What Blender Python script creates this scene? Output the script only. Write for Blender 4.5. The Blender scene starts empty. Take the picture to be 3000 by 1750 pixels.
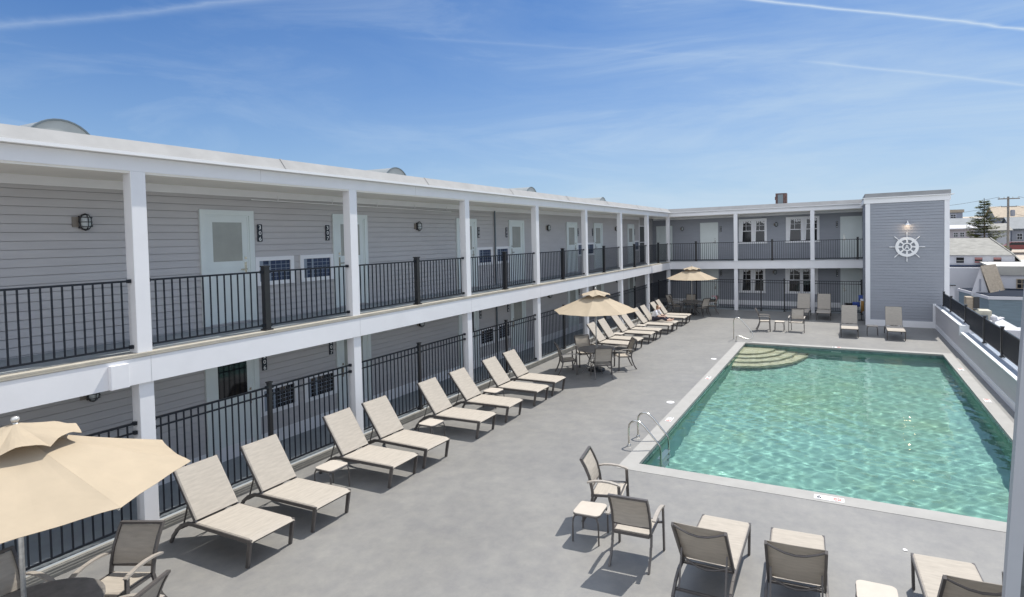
import bpy, bmesh, math, random
from mathutils import Vector, Matrix
R = math.radians
sc = bpy.context.scene
C = sc.collection
random.seed(7)

# ------------------------------------------------------------------ camera
cam_d = bpy.data.cameras.new('camera'); cam = bpy.data.objects.new('camera', cam_d); C.objects.link(cam)
yaw, pit, rol = R(24.3477), R(1.7743), R(-0.9944)
F = Vector((-math.sin(yaw)*math.cos(pit), math.cos(yaw)*math.cos(pit), -math.sin(pit)))
Rt = Vector((math.cos(yaw), math.sin(yaw), 0)); Up = Rt.cross(F)
R2 = Rt*math.cos(rol)+Up*math.sin(rol); U2 = -Rt*math.sin(rol)+Up*math.cos(rol)
M = Matrix((R2, U2, -F)).transposed().to_4x4(); M.translation = Vector((9.6488, 0, 4.4459))
cam.matrix_world = M
cam_d.sensor_width = 36; cam_d.lens = 1640*36/3000
cam_d.shift_x = -(1728.86-1500)/3000; cam_d.shift_y = (742.93-875)/3000
cam_d.clip_start = .05; cam_d.clip_end = 3000
sc.camera = cam

# ------------------------------------------------------------------ sun + sky
SUN = Vector((.32, 1.0, 1.85)).normalized()
ld = bpy.data.lights.new('sun', 'SUN'); ld.energy = 3.3; ld.angle = R(.53); ld.color = (1, .95, .87)
sun = bpy.data.objects.new('sun', ld); C.objects.link(sun)
sun.rotation_euler = SUN.to_track_quat('Z', 'Y').to_euler(); sun.location = (20, 60, 90)
w = bpy.data.worlds.new('World'); sc.world = w; w.use_nodes = True
nt = w.node_tree; N = nt.nodes; L = nt.links
for n in list(N): N.remove(n)
def nn(t, **k):
    n = N.new(t)
    for a, b in k.items(): setattr(n, a, b)
    return n
sky = nn('ShaderNodeTexSky', sky_type='NISHITA', sun_disc=False)
sky.sun_elevation = math.asin(SUN.z); sky.sun_rotation = math.atan2(SUN.x, SUN.y)
sky.altitude = 0; sky.air_density = 1.0; sky.dust_density = .6; sky.ozone_density = 2.2
tc = nn('ShaderNodeTexCoord')
def vmath(op, a, b=None):
    n = nn('ShaderNodeVectorMath', operation=op)
    for i, v in enumerate((a, b)):
        if v is None: continue
        if isinstance(v, (tuple, Vector)): n.inputs[i].default_value = v
        else: L.new(v, n.inputs[i])
    return n
def fm(op, a, b=0, c=0, cl=False):
    n = nn('ShaderNodeMath', operation=op); n.use_clamp = cl
    for i, v in enumerate((a, b, c)):
        if isinstance(v, (int, float)): n.inputs[i].default_value = v
        else: L.new(v, n.inputs[i])
    return n.outputs[0]
D = tc.outputs['Generated']
# thin high cloud: stretched noise in direction space
mp = nn('ShaderNodeMapping'); L.new(D, mp.inputs[0]); mp.inputs['Rotation'].default_value = (0, R(14), R(24)); mp.inputs['Scale'].default_value = (1.1, 2.0, 7.5)
n1 = nn('ShaderNodeTexNoise'); L.new(mp.outputs[0], n1.inputs[0]); n1.inputs['Scale'].default_value = 1.7; n1.inputs['Detail'].default_value = 7; n1.inputs['Roughness'].default_value = .62; n1.inputs['Distortion'].default_value = .7
n2 = nn('ShaderNodeTexNoise'); L.new(D, n2.inputs[0]); n2.inputs['Scale'].default_value = 2.2; n2.inputs['Detail'].default_value = 2
cir = fm('MULTIPLY', fm('MULTIPLY_ADD', n1.outputs[0], 3.2, -1.52, True), fm('MULTIPLY_ADD', n2.outputs[0], 2.4, -.75, True))
sx = nn('ShaderNodeSeparateXYZ'); L.new(D, sx.inputs[0])
cir = fm('MULTIPLY', cir, .5)
SKY_CLOUD = [cir]
def trail(a, b, width, amp):
    """a contrail along the great circle from direction a to direction b"""
    a = Vector(a).normalized(); b = Vector(b).normalized(); n = a.cross(b).normalized()
    m = (a+b).normalized(); half = m.dot(a)
    d1 = vmath('DOT_PRODUCT', D, tuple(n)).outputs['Value']
    wob = fm('MULTIPLY', fm('SUBTRACT', n1.outputs[0], .5), width*3.0)
    d1 = fm('ADD', d1, wob)
    g = fm('SUBTRACT', 1.0, fm('MULTIPLY', fm('ABSOLUTE', d1), 1/width), 0, True)
    g = fm('MULTIPLY', g, g)
    d2 = vmath('DOT_PRODUCT', D, tuple(m)).outputs['Value']
    e = fm('MULTIPLY', fm('SUBTRACT', d2, half), 1/(1-half)*2.2, 0, True)
    SKY_CLOUD.append(fm('MULTIPLY', fm('MULTIPLY', g, e), amp))
def pxdir(u, v): return R2*((u-1728.86)/1640)-U2*((v-742.93)/1640)+F
trail(pxdir(-500, 120), pxdir(900, -10), .010, .22)
trail(pxdir(1150, 105), pxdir(2250, 176), .006, .10)
trail(pxdir(2050, -20), pxdir(3400, 125), .0045, .8)
trail(pxdir(2330, 178), pxdir(3500, 300), .005, .45)
tot = SKY_CLOUD[0]
for t_ in SKY_CLOUD[1:]: tot = fm('ADD', tot, t_)
tot = fm('MINIMUM', tot, .85)
tint = nn('ShaderNodeMix', data_type='RGBA', blend_type='MULTIPLY'); tint.inputs['Factor'].default_value = 1; L.new(sky.outputs[0], tint.inputs['A']); tint.inputs['B'].default_value = (.042, .225, .445, 1)
mix = nn('ShaderNodeMix', data_type='RGBA'); L.new(tot, mix.inputs['Factor']); L.new(tint.outputs['Result'], mix.inputs['A']); mix.inputs['B'].default_value = (3.05, 3.5, 4.0, 1)
# pale band of haze low over the horizon
hz = fm('POWER', fm('SUBTRACT', 1.0, fm('MAXIMUM', sx.outputs[2], 0.0), 0, True), 4.6)
hz = fm('MULTIPLY', hz, .84)
veil = fm('MULTIPLY', fm('MULTIPLY_ADD', sx.outputs[0], 1.2, 1.05, True), fm('MULTIPLY_ADD', n1.outputs[0], .75, -.02, True))
hz = fm('MINIMUM', fm('ADD', hz, veil), .95)
mix2 = nn('ShaderNodeMix', data_type='RGBA'); L.new(hz, mix2.inputs['Factor']); L.new(mix.outputs['Result'], mix2.inputs['A']); mix2.inputs['B'].default_value = (2.38, 3.0, 3.6, 1)
# unseen bright cloud added overhead and behind the photographer to fill the shade
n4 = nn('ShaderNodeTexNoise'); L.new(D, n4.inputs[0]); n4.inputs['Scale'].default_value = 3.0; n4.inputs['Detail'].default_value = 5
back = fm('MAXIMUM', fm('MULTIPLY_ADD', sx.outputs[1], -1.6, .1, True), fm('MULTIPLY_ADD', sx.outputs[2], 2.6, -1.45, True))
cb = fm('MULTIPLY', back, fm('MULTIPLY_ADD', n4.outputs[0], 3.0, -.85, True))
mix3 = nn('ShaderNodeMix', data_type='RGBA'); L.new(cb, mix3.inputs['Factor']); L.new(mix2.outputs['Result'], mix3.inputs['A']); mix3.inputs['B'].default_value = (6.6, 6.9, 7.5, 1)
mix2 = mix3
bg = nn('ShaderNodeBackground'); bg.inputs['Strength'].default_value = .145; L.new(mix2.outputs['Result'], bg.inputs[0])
wo = nn('ShaderNodeOutputWorld'); L.new(bg.outputs[0], wo.inputs[0])
sc.view_settings.view_transform = 'Standard'; sc.view_settings.look = 'None'; sc.view_settings.gamma = 1; sc.view_settings.use_curve_mapping = False
sc.view_settings.exposure = .70
sc.cycles.max_bounces = 10; sc.cycles.diffuse_bounces = 7; sc.cycles.transparent_max_bounces = 12
sc.cycles.use_denoising = True

# ------------------------------------------------------------------ materials
def mat(name, col, rough=.6, metal=0, var=0.0, vscale=3.0, bump=0.0, bscale=40, spec=.5, transl=0.0, stain=None, stretch=(1, 1, 1), detail=4):
    m = bpy.data.materials.new(name); m.use_nodes = True
    t = m.node_tree; p = t.nodes['Principled BSDF']
    p.inputs['Roughness'].default_value = rough; p.inputs['Metallic'].default_value = metal; p.inputs['Specular IOR Level'].default_value = spec
    p.inputs['Base Color'].default_value = (*col, 1)
    co = t.nodes.new('ShaderNodeTexCoord'); mp = t.nodes.new('ShaderNodeMapping'); t.links.new(co.outputs['Object'], mp.inputs[0]); mp.inputs['Scale'].default_value = stretch
    colout = None
    if var:
        n = t.nodes.new('ShaderNodeTexNoise'); t.links.new(mp.outputs[0], n.inputs[0]); n.inputs['Scale'].default_value = vscale; n.inputs['Detail'].default_value = detail; n.inputs['Roughness'].default_value = .6
        cr = t.nodes.new('ShaderNodeValToRGB'); t.links.new(n.outputs[0], cr.inputs[0])
        cr.color_ramp.elements[0].position = .3; cr.color_ramp.elements[1].position = .72
        cr.color_ramp.elements[0].color = tuple(c*(1-var) for c in col)+(1,); cr.color_ramp.elements[1].color = tuple(min(1, c*(1+var)) for c in col)+(1,)
        colout = cr.outputs[0]
        if stain:
            n3 = t.nodes.new('ShaderNodeTexNoise'); t.links.new(co.outputs['Object'], n3.inputs[0]); n3.inputs['Scale'].default_value = stain[1]; n3.inputs['Detail'].default_value = 5; n3.inputs['Roughness'].default_value = .7
            c3 = t.nodes.new('ShaderNodeValToRGB'); t.links.new(n3.outputs[0], c3.inputs[0]); c3.color_ramp.elements[0].position = stain[2]; c3.color_ramp.elements[1].position = stain[3]
            c3.color_ramp.elements[0].color = (0, 0, 0, 1); c3.color_ramp.elements[1].color = (1, 1, 1, 1)
            mx = t.nodes.new('ShaderNodeMix'); mx.data_type = 'RGBA'; t.links.new(c3.outputs[0], mx.inputs['Factor']); t.links.new(colout, mx.inputs['A']); mx.inputs['B'].default_value = (*stain[0], 1)
            colout = mx.outputs['Result']
        t.links.new(colout, p.inputs['Base Color'])
    if bump:
        n = t.nodes.new('ShaderNodeTexNoise'); t.links.new(mp.outputs[0], n.inputs[0]); n.inputs['Scale'].default_value = bscale; n.inputs['Detail'].default_value = 3
        b = t.nodes.new('ShaderNodeBump'); b.inputs['Strength'].default_value = bump; b.inputs['Distance'].default_value = .01; t.links.new(n.outputs[0], b.inputs['Height']); t.links.new(b.outputs[0], p.inputs['Normal'])
    if transl:
        tr = t.nodes.new('ShaderNodeBsdfTranslucent'); tr.inputs[0].default_value = (*col, 1)
        if colout: t.links.new(colout, tr.inputs[0])
        ms = t.nodes.new('ShaderNodeMixShader'); ms.inputs[0].default_value = transl
        o = t.nodes['Material Output']; t.links.new(p.outputs[0], ms.inputs[1]); t.links.new(tr.outputs[0], ms.inputs[2]); t.links.new(ms.outputs[0], o.inputs[0])
    return m
K = {}
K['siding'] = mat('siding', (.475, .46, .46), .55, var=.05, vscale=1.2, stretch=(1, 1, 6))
K['siding_shade_tint'] = mat('siding_shade_tint', (.285, .30, .335), .55, var=.05, vscale=1.2, stretch=(1, 1, 6))  # same siding coloured darker and bluer, shade put into the colour
K['trim'] = mat('white_trim', (.76, .76, .775), .45, var=.03, vscale=1.5, bump=.05, bscale=9)
K['soffit'] = mat('soffit', (.78, .755, .70), .6, var=.03, vscale=2)
K['door'] = mat('door_paint', (.66, .71, .70), .4, var=.03, vscale=2)
K['metal_roof'] = mat('roof_edge_metal', (.31, .31, .31), .8, metal=0, spec=.2, var=.09, vscale=2.2)
K['membrane'] = mat('roof_membrane', (.62, .62, .6), .8, var=.1, vscale=1)
K['walk'] = mat('walkway_floor', (.27, .30, .32), .6, var=.12, vscale=2)
K['curb'] = mat('curb', (.27, .26, .235), .7, var=.15, vscale=6)
K['black'] = mat('black_metal', (.008, .011, .018), .35, metal=0, var=.2, vscale=20, spec=.4)
K['blackpost'] = mat('black_post', (.018, .018, .02), .35, spec=.6, var=.2, vscale=20)
K['frame'] = mat('furniture_frame', (.11, .10, .095), .38, metal=.35, var=.12, vscale=14)
K['arm'] = mat('chair_arm', (.33, .30, .265), .45, var=.08, vscale=12)
K['sling'] = mat('sling_fabric', (.485, .44, .38), .85, var=.11, vscale=5, bump=.3, bscale=60, transl=.22, stretch=(6, 1, 6), detail=6)
K['umbrella'] = mat('umbrella_cloth', (.53, .445, .33), .9, var=.05, vscale=3, bump=.12, bscale=14, transl=.3, stain=((.42, .34, .25), 2.3, .68, .82))
K['tabletop'] = mat('table_top', (.16, .15, .14), .45, var=.25, vscale=9, bump=.1, bscale=60)
K['pole'] = mat('umbrella_pole', (.62, .61, .58), .3, metal=.5, var=.2, vscale=18)
K['stool'] = mat('stool_top', (.45, .405, .35), .6, var=.05, vscale=5)
K['steel'] = mat('steel', (.62, .60, .55), .16, metal=1.0, var=.08, vscale=10)
K['coping'] = mat('coping', (.31, .305, .292), .75, var=.07, vscale=3, bump=.2, bscale=60, stain=((.28, .265, .24), 1.1, .58, .85))
K['tile'] = mat('waterline_tile', (.10, .17, .17), .25, var=.35, vscale=7)
K['plaster'] = mat('pool_plaster', (.205, .345, .31), .8, var=.10, vscale=1.6, stain=((.23, .335, .24), .45, .48, .75))
K['step'] = mat('pool_step', (.54, .45, .34), .8, var=.08, vscale=3)
K['stepedge'] = mat('pool_step_edge', (.22, .20, .13), .6)
K['glass_dark'] = mat('dark_glass', (.008, .009, .012), .06, spec=.6)
K['glass_shade'] = mat('shaded_glass', (.33, .34, .315), .12, var=.12, vscale=1.5, spec=.6)
K['navy'] = mat('navy_louvre', (.018, .035, .085), .3, var=.3, vscale=6)
K['steelblue'] = mat('grey_blue_vinyl', (.24, .28, .34), .5)
K['plaque'] = mat('plaque', (.008, .013, .024), .4)
K['white'] = mat('white_paint', (.8, .8, .8), .5)
K['lampglass'] = mat('lamp_glass', (.5, .54, .55), .15, var=.1, vscale=20)
K['beige'] = mat('beige_plate', (.24, .21, .18), .6)
K['skylight'] = mat('skylight', (.27, .29, .29), .5, var=.07, vscale=4)
K['brick'] = mat('brick', (.085, .05, .045), .85, var=.5, vscale=9, bump=.4, bscale=20)
K['conduit'] = mat('conduit', (.13, .16, .18), .4, metal=.3)
K['red'] = mat('red_paint', (.55, .12, .09), .5)

# deck paint: grey with worn and stained areas, hairline joints
def deck_mat():
    m = mat('deck_paint', (.208, .205, .197), .48, var=.10, vscale=.55, bump=.12, bscale=45, stain=((.172, .171, .170), .33, .48, .72), detail=6)
    t = m.node_tree; p = t.nodes['Principled BSDF']
    src = p.inputs['Base Color'].links[0].from_socket
    co = t.nodes.new('ShaderNodeTexCoord')
    n = t.nodes.new('ShaderNodeTexNoise'); t.links.new(co.outputs['Object'], n.inputs[0]); n.inputs['Scale'].default_value = 3.5; n.inputs['Detail'].default_value = 6; n.inputs['Roughness'].default_value = .75
    cr = t.nodes.new('ShaderNodeValToRGB'); t.links.new(n.outputs[0], cr.inputs[0]); cr.color_ramp.elements[0].position = .35; cr.color_ramp.elements[1].position = .75
    cr.color_ramp.elements[0].color = (.87, .87, .89, 1); cr.color_ramp.elements[1].color = (1.15, 1.14, 1.10, 1)
    mx = t.nodes.new('ShaderNodeMix'); mx.data_type = 'RGBA'; mx.blend_type = 'MULTIPLY'; mx.inputs['Factor'].default_value = 1
    t.links.new(src, mx.inputs['A']); t.links.new(cr.outputs[0], mx.inputs['B'])
    # joints every 3.6 m along Y and one lengthwise
    s = t.nodes.new('ShaderNodeSeparateXYZ'); t.links.new(co.outputs['Object'], s.inputs[0])
    def line(sock, period, off):
        a = t.nodes.new('ShaderNodeMath'); a.operation = 'ADD'; a.inputs[1].default_value = off; t.links.new(sock, a.inputs[0])
        q = t.nodes.new('ShaderNodeMath'); q.operation = 'PINGPONG'; q.inputs[1].default_value = period/2; t.links.new(a.outputs[0], q.inputs[0])
        l = t.nodes.new('ShaderNodeMath'); l.operation = 'LESS_THAN'; l.inputs[1].default_value = .006; t.links.new(q.outputs[0], l.inputs[0]); return l.outputs[0]
    l1 = line(s.outputs[1], 3.7, .55); l2 = line(s.outputs[0], 4.3, .85)
    mxx = t.nodes.new('ShaderNodeMath'); mxx.operation = 'MAXIMUM'; t.links.new(l1, mxx.inputs[0]); t.links.new(l2, mxx.inputs[1])
    f = t.nodes.new('ShaderNodeMath'); f.operation = 'MULTIPLY'; f.inputs[1].default_value = .45; t.links.new(mxx.outputs[0], f.inputs[0])
    m3 = t.nodes.new('ShaderNodeMix'); m3.data_type = 'RGBA'; t.links.new(f.outputs[0], m3.inputs['Factor']); t.links.new(mx.outputs['Result'], m3.inputs['A']); m3.inputs['B'].default_value = (.2, .2, .19, 1)
    t.links.new(m3.outputs['Result'], p.inputs['Base Color'])
    return m
K['deck'] = deck_mat()

# ------------------------------------------------------------------ mesh helpers
class MB:
    def __init__(s, tf=None): s.bm = bmesh.new(); s.tf = tf
    def v(s, p):
        p = Vector(p)
        return s.bm.verts.new(s.tf(p) if s.tf else p)
    def face(s, pts): return s.bm.faces.new([s.v(p) for p in pts])
    def box(s, x0, x1, y0, y1, z0, z1):
        V = [s.v((x, y, z)) for z in (z0, z1) for y in (y0, y1) for x in (x0, x1)]
        for f in ((0, 2, 3, 1), (4, 5, 7, 6), (0, 1, 5, 4), (2, 6, 7, 3), (0, 4, 6, 2), (1, 3, 7, 5)): s.bm.faces.new([V[i] for i in f])
        return s
    def beam(s, a, b, w, h, up=(0, 0, 1), w2=None, h2=None):
        """rectangular bar from a to b, w wide sideways, h along up"""
        a, b = Vector(a), Vector(b); d = (b-a).normalized(); u = Vector(up); sd = d.cross(u)
        if sd.length < 1e-4: sd = Vector((1, 0, 0))
        sd.normalize(); u = sd.cross(d).normalized(); V = []
        for p, ww, hh in ((a, w, h), (b, w2 or w, h2 or h)):
            for i, j in ((-1, -1), (1, -1), (1, 1), (-1, 1)): V.append(s.v(p+sd*ww/2*i+u*hh/2*j))
        s.bm.faces.new(V[3::-1]); s.bm.faces.new(V[4:])
        for i in range(4): s.bm.faces.new([V[i], V[(i+1) % 4], V[4+(i+1) % 4], V[4+i]])
        return s
    def tube(s, pts, r, n=8, closed=False, r2=None, flat=1.0):
        pts = [Vector(p) for p in pts]; rings = []; ref = Vector((0, 0, 1)); k = len(pts)
        for i, p in enumerate(pts):
            a = pts[i-1] if (i > 0 or closed) else p; b = pts[(i+1) % k] if (i < k-1 or closed) else p
            d = (b-a).normalized(); sd = d.cross(ref)
            if sd.length < .1: sd = d.cross(Vector((0, 1, 0)))
            sd.normalize(); u = sd.cross(d); rr = r+(r2-r)*i/(k-1) if r2 is not None else r
            rings.append([s.v(p+(sd*math.cos(t)+u*math.sin(t)*flat)*rr) for t in [2*math.pi*j/n for j in range(n)]])
        m = k if closed else k-1
        for i in range(m):
            A, B = rings[i], rings[(i+1) % k]
            for j in range(n): s.bm.faces.new([A[j], A[(j+1) % n], B[(j+1) % n], B[j]])
        if not closed: s.bm.faces.new(rings[0][::-1]); s.bm.faces.new(rings[-1])
        return s
    def lathe(s, prof, c=(0, 0, 0), n=16):
        c = Vector(c); rings = []
        for r, z in prof: rings.append([s.v(c+Vector((r*math.cos(2*math.pi*j/n), r*math.sin(2*math.pi*j/n), z))) for j in range(n)])
        for A, B in zip(rings, rings[1:]):
            for j in range(n): s.bm.faces.new([A[j], A[(j+1) % n], B[(j+1) % n], B[j]])
        s.bm.faces.new(rings[0][::-1]); s.bm.faces.new(rings[-1]); return s
    def sheet(s, rows, th=0.0):
        """grid of points, optionally thickened downwards along the face normal"""
        V = [[s.v(p) for p in r] for r in rows]
        for i in range(len(V)-1):
            for j in range(len(V[0])-1): s.bm.faces.new([V[i][j], V[i][j+1], V[i+1][j+1], V[i+1][j]])
        return s
    def prism(s, pts, off):
        off = Vector(off); A = [s.v(p) for p in pts]; B = [s.v(Vector(p)+off) for p in pts]; n = len(A)
        s.bm.faces.new(A); s.bm.faces.new(B[::-1])
        for i in range(n): s.bm.faces.new([A[i], A[(i+1) % n], B[(i+1) % n], B[i]])
        return s
    def build(s, name, m, parent=None, smooth=False, recalc=True, bevel=0, solid=0):
        bm = s.bm
        if recalc: bmesh.ops.recalc_face_normals(bm, faces=bm.faces)
        me = bpy.data.meshes.new(name)
        if parent is not None and parent.get('_world'):
            o_ = parent
            loc = Vector(o_['_world']); bmesh.ops.translate(bm, verts=bm.verts, vec=-loc)
        bm.to_mesh(me); bm.free()
        for mm in (m if isinstance(m, (list, tuple)) else [m]): me.materials.append(mm)
        if smooth:
            for p in me.polygons: p.use_smooth = True
        o = bpy.data.objects.new(name, me); C.objects.link(o)
        if parent is not None: o.parent = parent
        if parent is not None and parent.get('_world'): o['_world'] = parent['_world']
        if bevel:
            b = o.modifiers.new('bevel', 'BEVEL'); b.width = bevel; b.segments = 2; b.limit_method = 'ANGLE'
        if solid:
            b = o.modifiers.new('solid', 'SOLIDIFY'); b.thickness = solid; b.offset = 0
        return o
def tag(o, label=None, cat=None, group=None, kind=None):
    if label: o['label'] = label
    if cat: o['category'] = cat
    if group: o['group'] = group
    if kind: o['kind'] = kind
    return o
def thing(name, loc, rz=0, label=None, cat=None, group=None, world=False):
    """an Empty at the thing's base; world=True means parts are modelled in world coordinates"""
    o = bpy.data.objects.new(name, None); C.objects.link(o); o.location = loc; o.rotation_euler = (0, 0, rz); o.empty_display_size = .2
    if world: o['_world'] = tuple(loc)
    return tag(o, label, cat, group)
def copy_tree(o, parent=None):
    c = o.copy(); C.objects.link(c); c.parent = parent
    for ch in list(o.children): copy_tree(ch, c)
    return c
FONT = {}
def text_polys(s):
    if s not in FONT:
        cu = bpy.data.curves.new('glyph', 'FONT'); cu.body = s; cu.size = 1; cu.align_x = 'CENTER'; cu.resolution_u = 3; cu.offset = .012
        ob = bpy.data.objects.new('glyph', cu); C.objects.link(ob); bpy.context.view_layer.update()
        me = bpy.data.meshes.new_from_object(ob.evaluated_get(bpy.context.evaluated_depsgraph_get()))
        FONT[s] = ([v.co.copy() for v in me.vertices], [list(p.vertices) for p in me.polygons])
        bpy.data.objects.remove(ob); bpy.data.curves.remove(cu); bpy.data.meshes.remove(me)
    return FONT[s]
def add_text(mb, s, f, size):
    """f maps (x, y) of the glyph plane to a point"""
    vs, fs = text_polys(s); V = [mb.v(f(v.x*size, v.y*size)) for v in vs]
    for p in fs:
        try: mb.bm.faces.new([V[i] for i in p])
        except ValueError: pass

# facade frames: u runs to the viewer's right along the wall, n points out of the wall, z up
WX = -1.45; FY = 34.45
def tl(p): return Vector((WX+p.y, p.x, p.z))                        # left wing wall: (u, n, z)
def fz(x, z): return z+.0145*(x-.4)*min(max(z, 0)/2.35, 1)
def tf_(p): return Vector((p.x, FY-p.y, fz(p.x, p.z)))              # far wing wall
def tw(p): return Vector((p.x, p.y, fz(p.x, p.z)))                  # far wing, world coordinates

def siding(mb, u0, u1, z0, z1, n0=0.0, course=.13, dep=.018):
    z = z0
    while z < z1-1e-4:
        zt = min(z+course, z1)
        g = zt-.009
        mb.face([(u0, n0+dep, z), (u1, n0+dep, z), (u1, n0+.004, g), (u0, n0+.004, g)])
        mb.face([(u0, n0+.004, g), (u1, n0+.004, g), (u1, n0-.014, g), (u0, n0-.014, g)])
        mb.face([(u0, n0-.014, g), (u1, n0-.014, g), (u1, n0-.014, zt), (u0, n0-.014, zt)])
        mb.face([(u0, n0-.014, z), (u1, n0-.014, z), (u1, n0+dep, z), (u0, n0+dep, z)])
        z = zt
def door(par, tf, u0, u1, z0, z1, hinge=1, pane='glass_shade', glazed=True):
    """white framed door: leaf, casing, pane and lever"""
    m = MB(tf); cw = .10
    m.box(u0, u0+cw, .015, .055, z0, z1); m.box(u1-cw, u1, .015, .055, z0, z1); m.box(u0+cw, u1-cw, .015, .055, z1-cw, z1)
    m.box(u0+cw, u0+cw+.03, .012, .035, z0, z1-cw); m.box(u1-cw-.03, u1-cw, .012, .035, z0, z1-cw); m.box(u0+cw+.03, u1-cw-.03, .012, .035, z1-cw-.03, z1-cw)
    c = m.build('door', K['door'], par)
    a, b, t = u0+cw+.03, u1-cw-.03, z1-cw-.03
    l = MB(tf); st = .11; zm = z0+1.1
    if glazed:
        l.box(a, a+st, .01, .026, z0+.02, t); l.box(b-st, b, .01, .026, z0+.02, t); l.box(a+st, b-st, .01, .026, t-st, t); l.box(a+st, b-st, .01, .026, z0+.02, z0+.2); l.box(a+st, b-st, .01, .026, zm, zm+.13)
        l.box(a+st, b-st, .006, .0205, z0+.2, zm)
        l.box(a+st, b-st, .0205, .0235, z0+.3, z0+.31)
    else:
        l.box(a, b, .008, .026, z0+.02, t); l.box(a+.1, b-.1, .026, .03, z0+.2, z0+.95); l.box(a+.1, b-.1, .026, .03, z0+1.1, t-.15)
    l.build('leaf', K['door'], c)
    if glazed: g = MB(tf).box(a+st, b-st, .008, .0205, zm+.13, t-st).build('pane', K[pane], c)
    h = MB(tf); uh = (b-.055) if hinge > 0 else (a+.055)
    h.box(uh-.02, uh+.02, .026, .032, z0+.98, z0+1.2); h.beam((uh, .06, z0+1.06), (uh-.12*hinge, .06, z0+1.06), .02, .02); h.beam((uh, .03, z0+1.06), (uh, .07, z0+1.06), .02, .02)
    h.box(uh-.02, uh+.02, .026, .04, z0+1.26, z0+1.31)
    h.build('door_handle', K['steel'], c); return c
def number(par, tf, u, zc, digits, w=.105, h=.36):
    p = MB(tf)
    for k in range(3): p.box(u-w/2, u+w/2, .018, .034, zc+h/2-(k+1)*h/3+.004, zc+h/2-k*h/3-.004)
    p.box(u-w/2+.008, u+w/2-.008, .018, .030, zc-h/2, zc+h/2)
    po = p.build('room_number', K['plaque'], par)
    t = MB(tf)
    for k, ch in enumerate(digits):
        zz = zc+h/2-(k+1)*h/3+.018
        add_text(t, ch, lambda x, y, zz=zz: (u+x, .0365, zz+y), .118)
    t.build('digits', K['white'], po, recalc=False)
def lamp(par, tf, u, z):
    b = MB(tf)
    b.box(u-.15, u-.06, .018, .03, z-.08, z+.08)
    o = b.build('wall_lamp', K['beige'], par)
    c = MB(tf); zc = z
    c.box(u-.07, u+.02, .018, .05, z-.10, z+.10)
    for zz in (-.075, .0, .075): c.tube([(u-.072, .05, z+zz), (u-.068, .12, z+zz), (u+.0, .165, z+zz), (u+.068, .12, z+zz), (u+.072, .05, z+zz)], .008, 5)
    c.tube([(u, .05, z+.125), (u, .11, z+.122), (u, .155, z+.07), (u, .167, z), (u, .155, z-.07), (u, .11, z-.122), (u, .05, z-.125)], .008, 5)
    c.tube([(u+.03, .06, z+.06), (u+.10, .03, z+.065)], .012, 5); c.tube([(u+.03, .06, z-.06), (u+.11, .03, z-.055)], .012, 5)
    c.tube([(u+.075*math.cos(a), .07, z+.125*math.sin(a)) for a in [2*math.pi*i/12 for i in range(12)]], .017, 6, closed=True)
    c.build('cage', K['blackpost'], o)
    g = MB(tf); n = 10; rings = []
    prof = [(.0001, -.112), (.04, -.10), (.06, -.06), (.066, 0), (.06, .06), (.04, .10), (.0001, .112)]
    for r, zz in prof: rings.append([g.v((u+r*math.cos(2*math.pi*j/n), .085+r*math.sin(2*math.pi*j/n), z+zz)) for j in range(n)])
    for A, B in zip(rings, rings[1:]):
        for j in range(n): g.bm.faces.new([A[j], A[(j+1) % n], B[(j+1) % n], B[j]])
    g.build('lamp_glass', K['lampglass'], o, smooth=True)
def low_window(par, tf, u0, u1, z0, z1, flip=False, dark='navy'):
    """white framed louvred unit low in the wall"""
    f = MB(tf); c = .085
    f.box(u0, u0+c, .015, .05, z0, z1); f.box(u1-c, u1, .015, .05, z0, z1); f.box(u0+c, u1-c, .015, .05, z1-c, z1); f.box(u0+c, u1-c, .015, .05, z0, z0+c)
    o = f.build('window', K['trim'], par)
    a, b, p, q = u0+c, u1-c, z0+c, z1-c
    MB(tf).box(a, b, .01, .0235, p, q).build('louvre_panel', K[dark], o)
    g = MB(tf); w_ = (b-a)
    g.box(a, a+w_*.12, .022, .04, p, q)
    g.box(a+w_*.30, a+w_*.36, .022, .036, p, q)
    g.build('side_panel', K['steelblue'], o)
    s = MB(tf); k = 5
    for i in range(1, k): s.box(a+w_*.12, b, .0235, .030, p+(q-p)*i/k-.005, p+(q-p)*i/k+.005)
    for uu in (.12+.22*.0, .52, .70, .86): s.box(a+w_*uu, a+w_*uu+.008, .022, .028, p, q)
    s.build('louvre_slats', K['steelblue'], o)
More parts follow.
